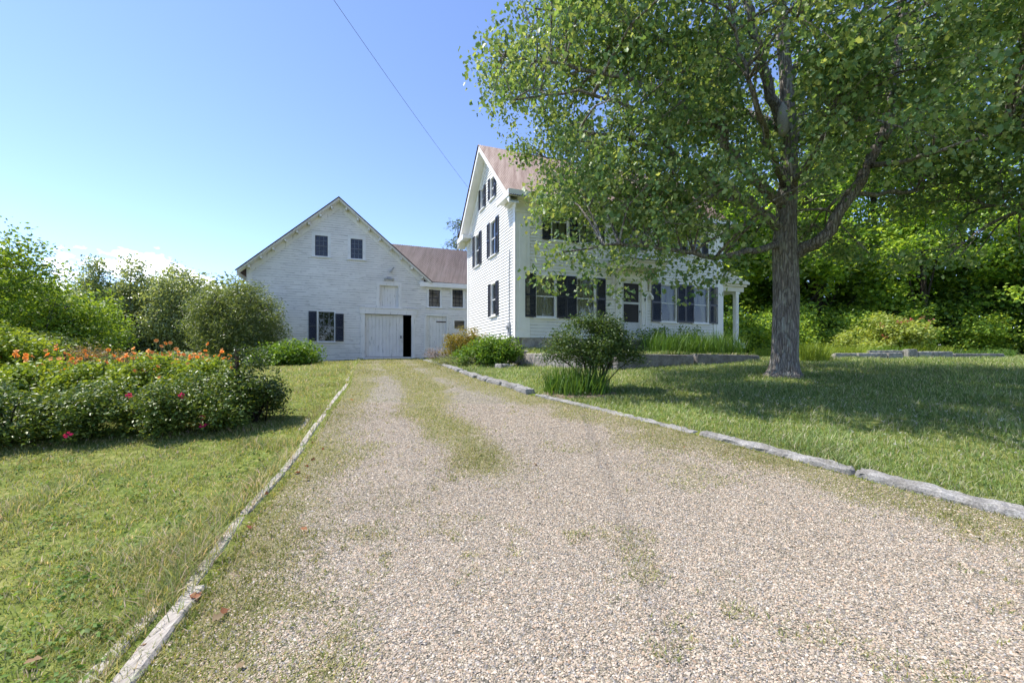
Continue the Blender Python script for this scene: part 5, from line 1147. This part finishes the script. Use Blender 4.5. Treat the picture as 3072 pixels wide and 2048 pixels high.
drive = (X > XL(Y) + .02) & (X < XR(Y) - .02); onb = (np.abs(X - XL(Y) + .03) < .075) & (Y < 10.3); onk = (np.abs(X - XR(Y) - .06) < .13)
g = drive_green(X, Y)
clv = vnoise(X * .7, Y * .7, seed=41); fine = vnoise(X * 4, Y * 4, seed=42)
bare = sstep(fine * .6 + vnoise(X * 1.3, Y * 1.3, seed=43) * .4, .30, .50)
leftside = X < XL(Y)
tuft = sstep(vnoise(X * 9, Y * 9, seed=46), .74, .84) * sstep(vnoise(X * .9, Y * .9, seed=47), .35, .6) * .55
prob = np.where(drive, np.maximum((g - .08).clip(0) * 1.15, tuft), np.where(leftside, .35 + .65 * bare, .75 + .25 * bare))
prob = prob * np.where(onb, .22, 1) * np.where(onk, .04, 1)
keep = (rg.random(n) < prob) & ~inside & (db > .05)
X, Y, drive, leftside, clv, u, d, ter = [a[keep] for a in (X, Y, drive, leftside, clv, u, d, ter)]
Z = np.where(ter, t_z(u, d), gz(X, Y)) - .004
tall = sstep(vnoise(X * 1.6, Y * 1.6, seed=44), .55, .85)
h = np.where(drive, .046, np.where(leftside, .045 + .06 * tall, .068 + .06 * tall)) * (1 + .02 * Y)
near_edge = (np.abs(X - XL(Y)) < .18) | (np.abs(X - XR(Y)) < .2); h = np.where(near_edge & ~drive, h * 1.5, h)
wd = .0042 + .00075 * Y
V, Fs, c = blades(np.stack([X, Y, Z], 1), 1.0, wd, P_LAWN, rg, .5, .7, 2)
# blades() is given unit height: rescale about the root
k = 5; root = np.repeat(np.stack([X, Y, Z], 1), k, 0); hh = np.repeat(h, k)[:, None]; nb_ = len(X)
cen = V.reshape(nb_, k, 3); mid = cen.copy(); mid[:, 0] = mid[:, 1] = (cen[:, 0] + cen[:, 1]) / 2; mid[:, 2] = mid[:, 3] = (cen[:, 2] + cen[:, 3]) / 2
mid = mid.reshape(-1, 3); V = root + (mid - root) * hh + (V - mid)
dry = np.array(P_DRY)[rg.integers(0, 4, nb_)]; cc = c.reshape(nb_, k, 3)
tint = (.75 + .5 * clv)[:, None]
dm = np.where(drive, .65, np.where(leftside, .50 * (1 - tall), .06))[:, None]; sel = rg.random((nb_, 1)) < dm
col = np.where(sel, dry, cc[:, 0]) * tint * np.where((~drive & ~leftside)[:, None], np.array([[.82, 1.0, .9]]), 1.0); c = np.repeat(col, k, 0)
tag(npmesh('grass', V, Fs, M['grass_blade'], None, c), 'short mown lawn grass with thin patches', 'grass', kind='stuff')
# pebbles
n = 620000; Y = 1.5 + 6.5 * rg.random(n) ** 1.25; X = rg.uniform(-3.2, 7.2, n); ok = (X > XL(Y) + .06) & (X < XR(Y) - .1) & (np.abs(X) < Y * 1.3 + .3) & (rg.random(n) > drive_green(X, Y) * 1.1 - .12)
X, Y = X[ok], Y[ok]; n = len(X); Z = gz(X, Y) + .0145 + .012 * (vnoise(X * 1.7, Y * 1.7, seed=8) - .5)
S = rg.uniform(.0030, .0068, n) * (1 + .7 * (rg.random(n) > .95)); sx, sy, sz = S * rg.uniform(.8, 1.3, n), S * rg.uniform(.7, 1.1, n), S * rg.uniform(.5, .8, n)
T = np.array([[1, 0, 0], [.5, .85, .15], [-.55, .8, 0], [-1, 0, .1], [-.5, -.85, 0], [.5, -.8, .1], [.15, .1, 1], [-.1, 0, -1]]); Fc = np.array([[0, 1, 6], [1, 2, 6], [2, 3, 6], [3, 4, 6], [4, 5, 6], [5, 0, 6]])
T = np.array([[1, 0, -.3], [.5, .87, -.2], [-.5, .87, -.3], [-1, 0, -.2], [-.5, -.87, -.3], [.5, -.87, -.2], [.05, .05, .75]])
Fc = np.array([[0, 1, 6], [1, 2, 6], [2, 3, 6], [3, 4, 6], [4, 5, 6], [5, 0, 6]])
a = rg.uniform(0, 6.28, n); Tn = T[None] * (1 + rg.normal(size=(n, 7, 3)) * .16); lx, ly, lz = Tn[..., 0] * sx[:, None], Tn[..., 1] * sy[:, None], Tn[..., 2] * sz[:, None]
V = np.stack([X[:, None] + lx * np.cos(a)[:, None] - ly * np.sin(a)[:, None], Y[:, None] + lx * np.sin(a)[:, None] + ly * np.cos(a)[:, None], Z[:, None] + lz + (lx * rg.normal(size=(n, 1)) * .3)], 2).reshape(-1, 3)
PP = np.array([(.62, .58, .54), (.52, .46, .41), (.44, .38, .33), (.56, .47, .40), (.36, .35, .37), (.25, .25, .28), (.70, .68, .66), (.50, .38, .30), (.40, .42, .47), (.58, .52, .47)])
PP = PP * np.array([.78, .71, .60])
c = PP[rg.choice(10, n, p=[.17, .17, .12, .12, .10, .06, .08, .05, .05, .08])] * (1 + rg.normal(size=(n, 1)) * .2)
Fx = (np.arange(n)[:, None, None] * 7 + Fc[None]).reshape(-1, 3)
tag(npmesh('gravel', V, [Fx], M['pebble'], None, np.repeat(c, 7, 0), smooth=True), 'pale mixed pea gravel lying on the drive', 'gravel', kind='stuff')
# broad leaved weeds and clover leaves
n = 2800; X, Y = polar(n, 1.7, 11); ok = ((X < XL(Y) - .12) | (X > XR(Y) + .25)) & (vnoise(X * 1.4, Y * 1.4, seed=63) > .45); X, Y = X[ok], Y[ok]
ok = ~((X > -8) & (X < -3.4) & (Y > 5.3)); X, Y = X[ok], Y[ok]
C = np.repeat(np.stack([X, Y, gz(X, Y) + .035], 1), 9, 0); C += rg.normal(size=C.shape) * np.array([.035, .035, .008])
V, Fx, c = leaf_arrays(C, .034, T_OVAL, [(.10, .18, .04), (.15, .24, .05), (.22, .30, .08)], .1, .5, rg)
tag(npmesh('weeds', V, [Fx], M['grass_blade'], None, c), 'small broad leaved weeds and clover in the lawn', 'weeds', kind='stuff')
n = 44; Y = 1.7 + 7 * rg.random(n) ** 1.6; X = np.where(rg.random(n) < .85, XL(Y) + rg.normal(size=n) * .35, rg.uniform(-2, 5, n))
V, Fx, c = leaf_arrays(np.stack([X, Y, gz(X, Y) + .035], 1), .045, T_MAPLE, [(.22, .07, .04), (.35, .16, .08), (.30, .22, .12)], .0, .35, rg)
tag(npmesh('fallen_leaves', V, [Fx], M['petal'], None, c), 'a few dry reddish brown leaves fallen along the edging boards', 'leaves', kind='stuff')
# clover heads in the right lawn
n = 260; Y = rg.uniform(4.5, 10, n); X = XR(Y) + .4 + rg.random(n) * 6; ok = vnoise(X * .9, Y * .9, seed=61) > .5; X, Y = X[ok], Y[ok]
C = np.repeat(np.stack([X, Y, gz(X, Y) + .085], 1), 12, 0) + rg.normal(size=(len(X) * 12, 3)) * .007; V, Fx, c = leaf_arrays(C, .013, T_OVAL, [(.6, .6, .55), (.75, .75, .7)], -.5, 1., rg)
tag(npmesh('clover_flowers', V, [Fx], M['petal'], None, c), 'scattered white clover heads in the shaded lawn', 'flowers', kind='stuff')
# soil around the iris clump
a = np.linspace(0, 2 * np.pi, 40, endpoint=False); rad = 1 + .25 * (vnoise(a * 2, a * 0, seed=9) - .5); cx_, cy_ = at(1335, 0, 8.95)[0], 8.95
Xs = np.concatenate([[cx_], cx_ + np.cos(a) * .66 * rad, cx_ + np.cos(a) * .76 * rad]); Ys = np.concatenate([[cy_], cy_ + np.sin(a) * .42 * rad, cy_ + np.sin(a) * .48 * rad]); V = np.stack([Xs, Ys, gz(Xs, Ys) + np.concatenate([[.05], np.full(40, .03), np.full(40, -.02)])], 1)
t1 = np.array([[0, 1 + k_, 1 + (k_ + 1) % 40] for k_ in range(40)]); t2 = np.array([[1 + k_, 41 + k_, 41 + (k_ + 1) % 40, 1 + (k_ + 1) % 40] for k_ in range(40)])
tag(npmesh('soil_bed', V, [t1, t2], M['bare_soil'], smooth=True), kind='structure')
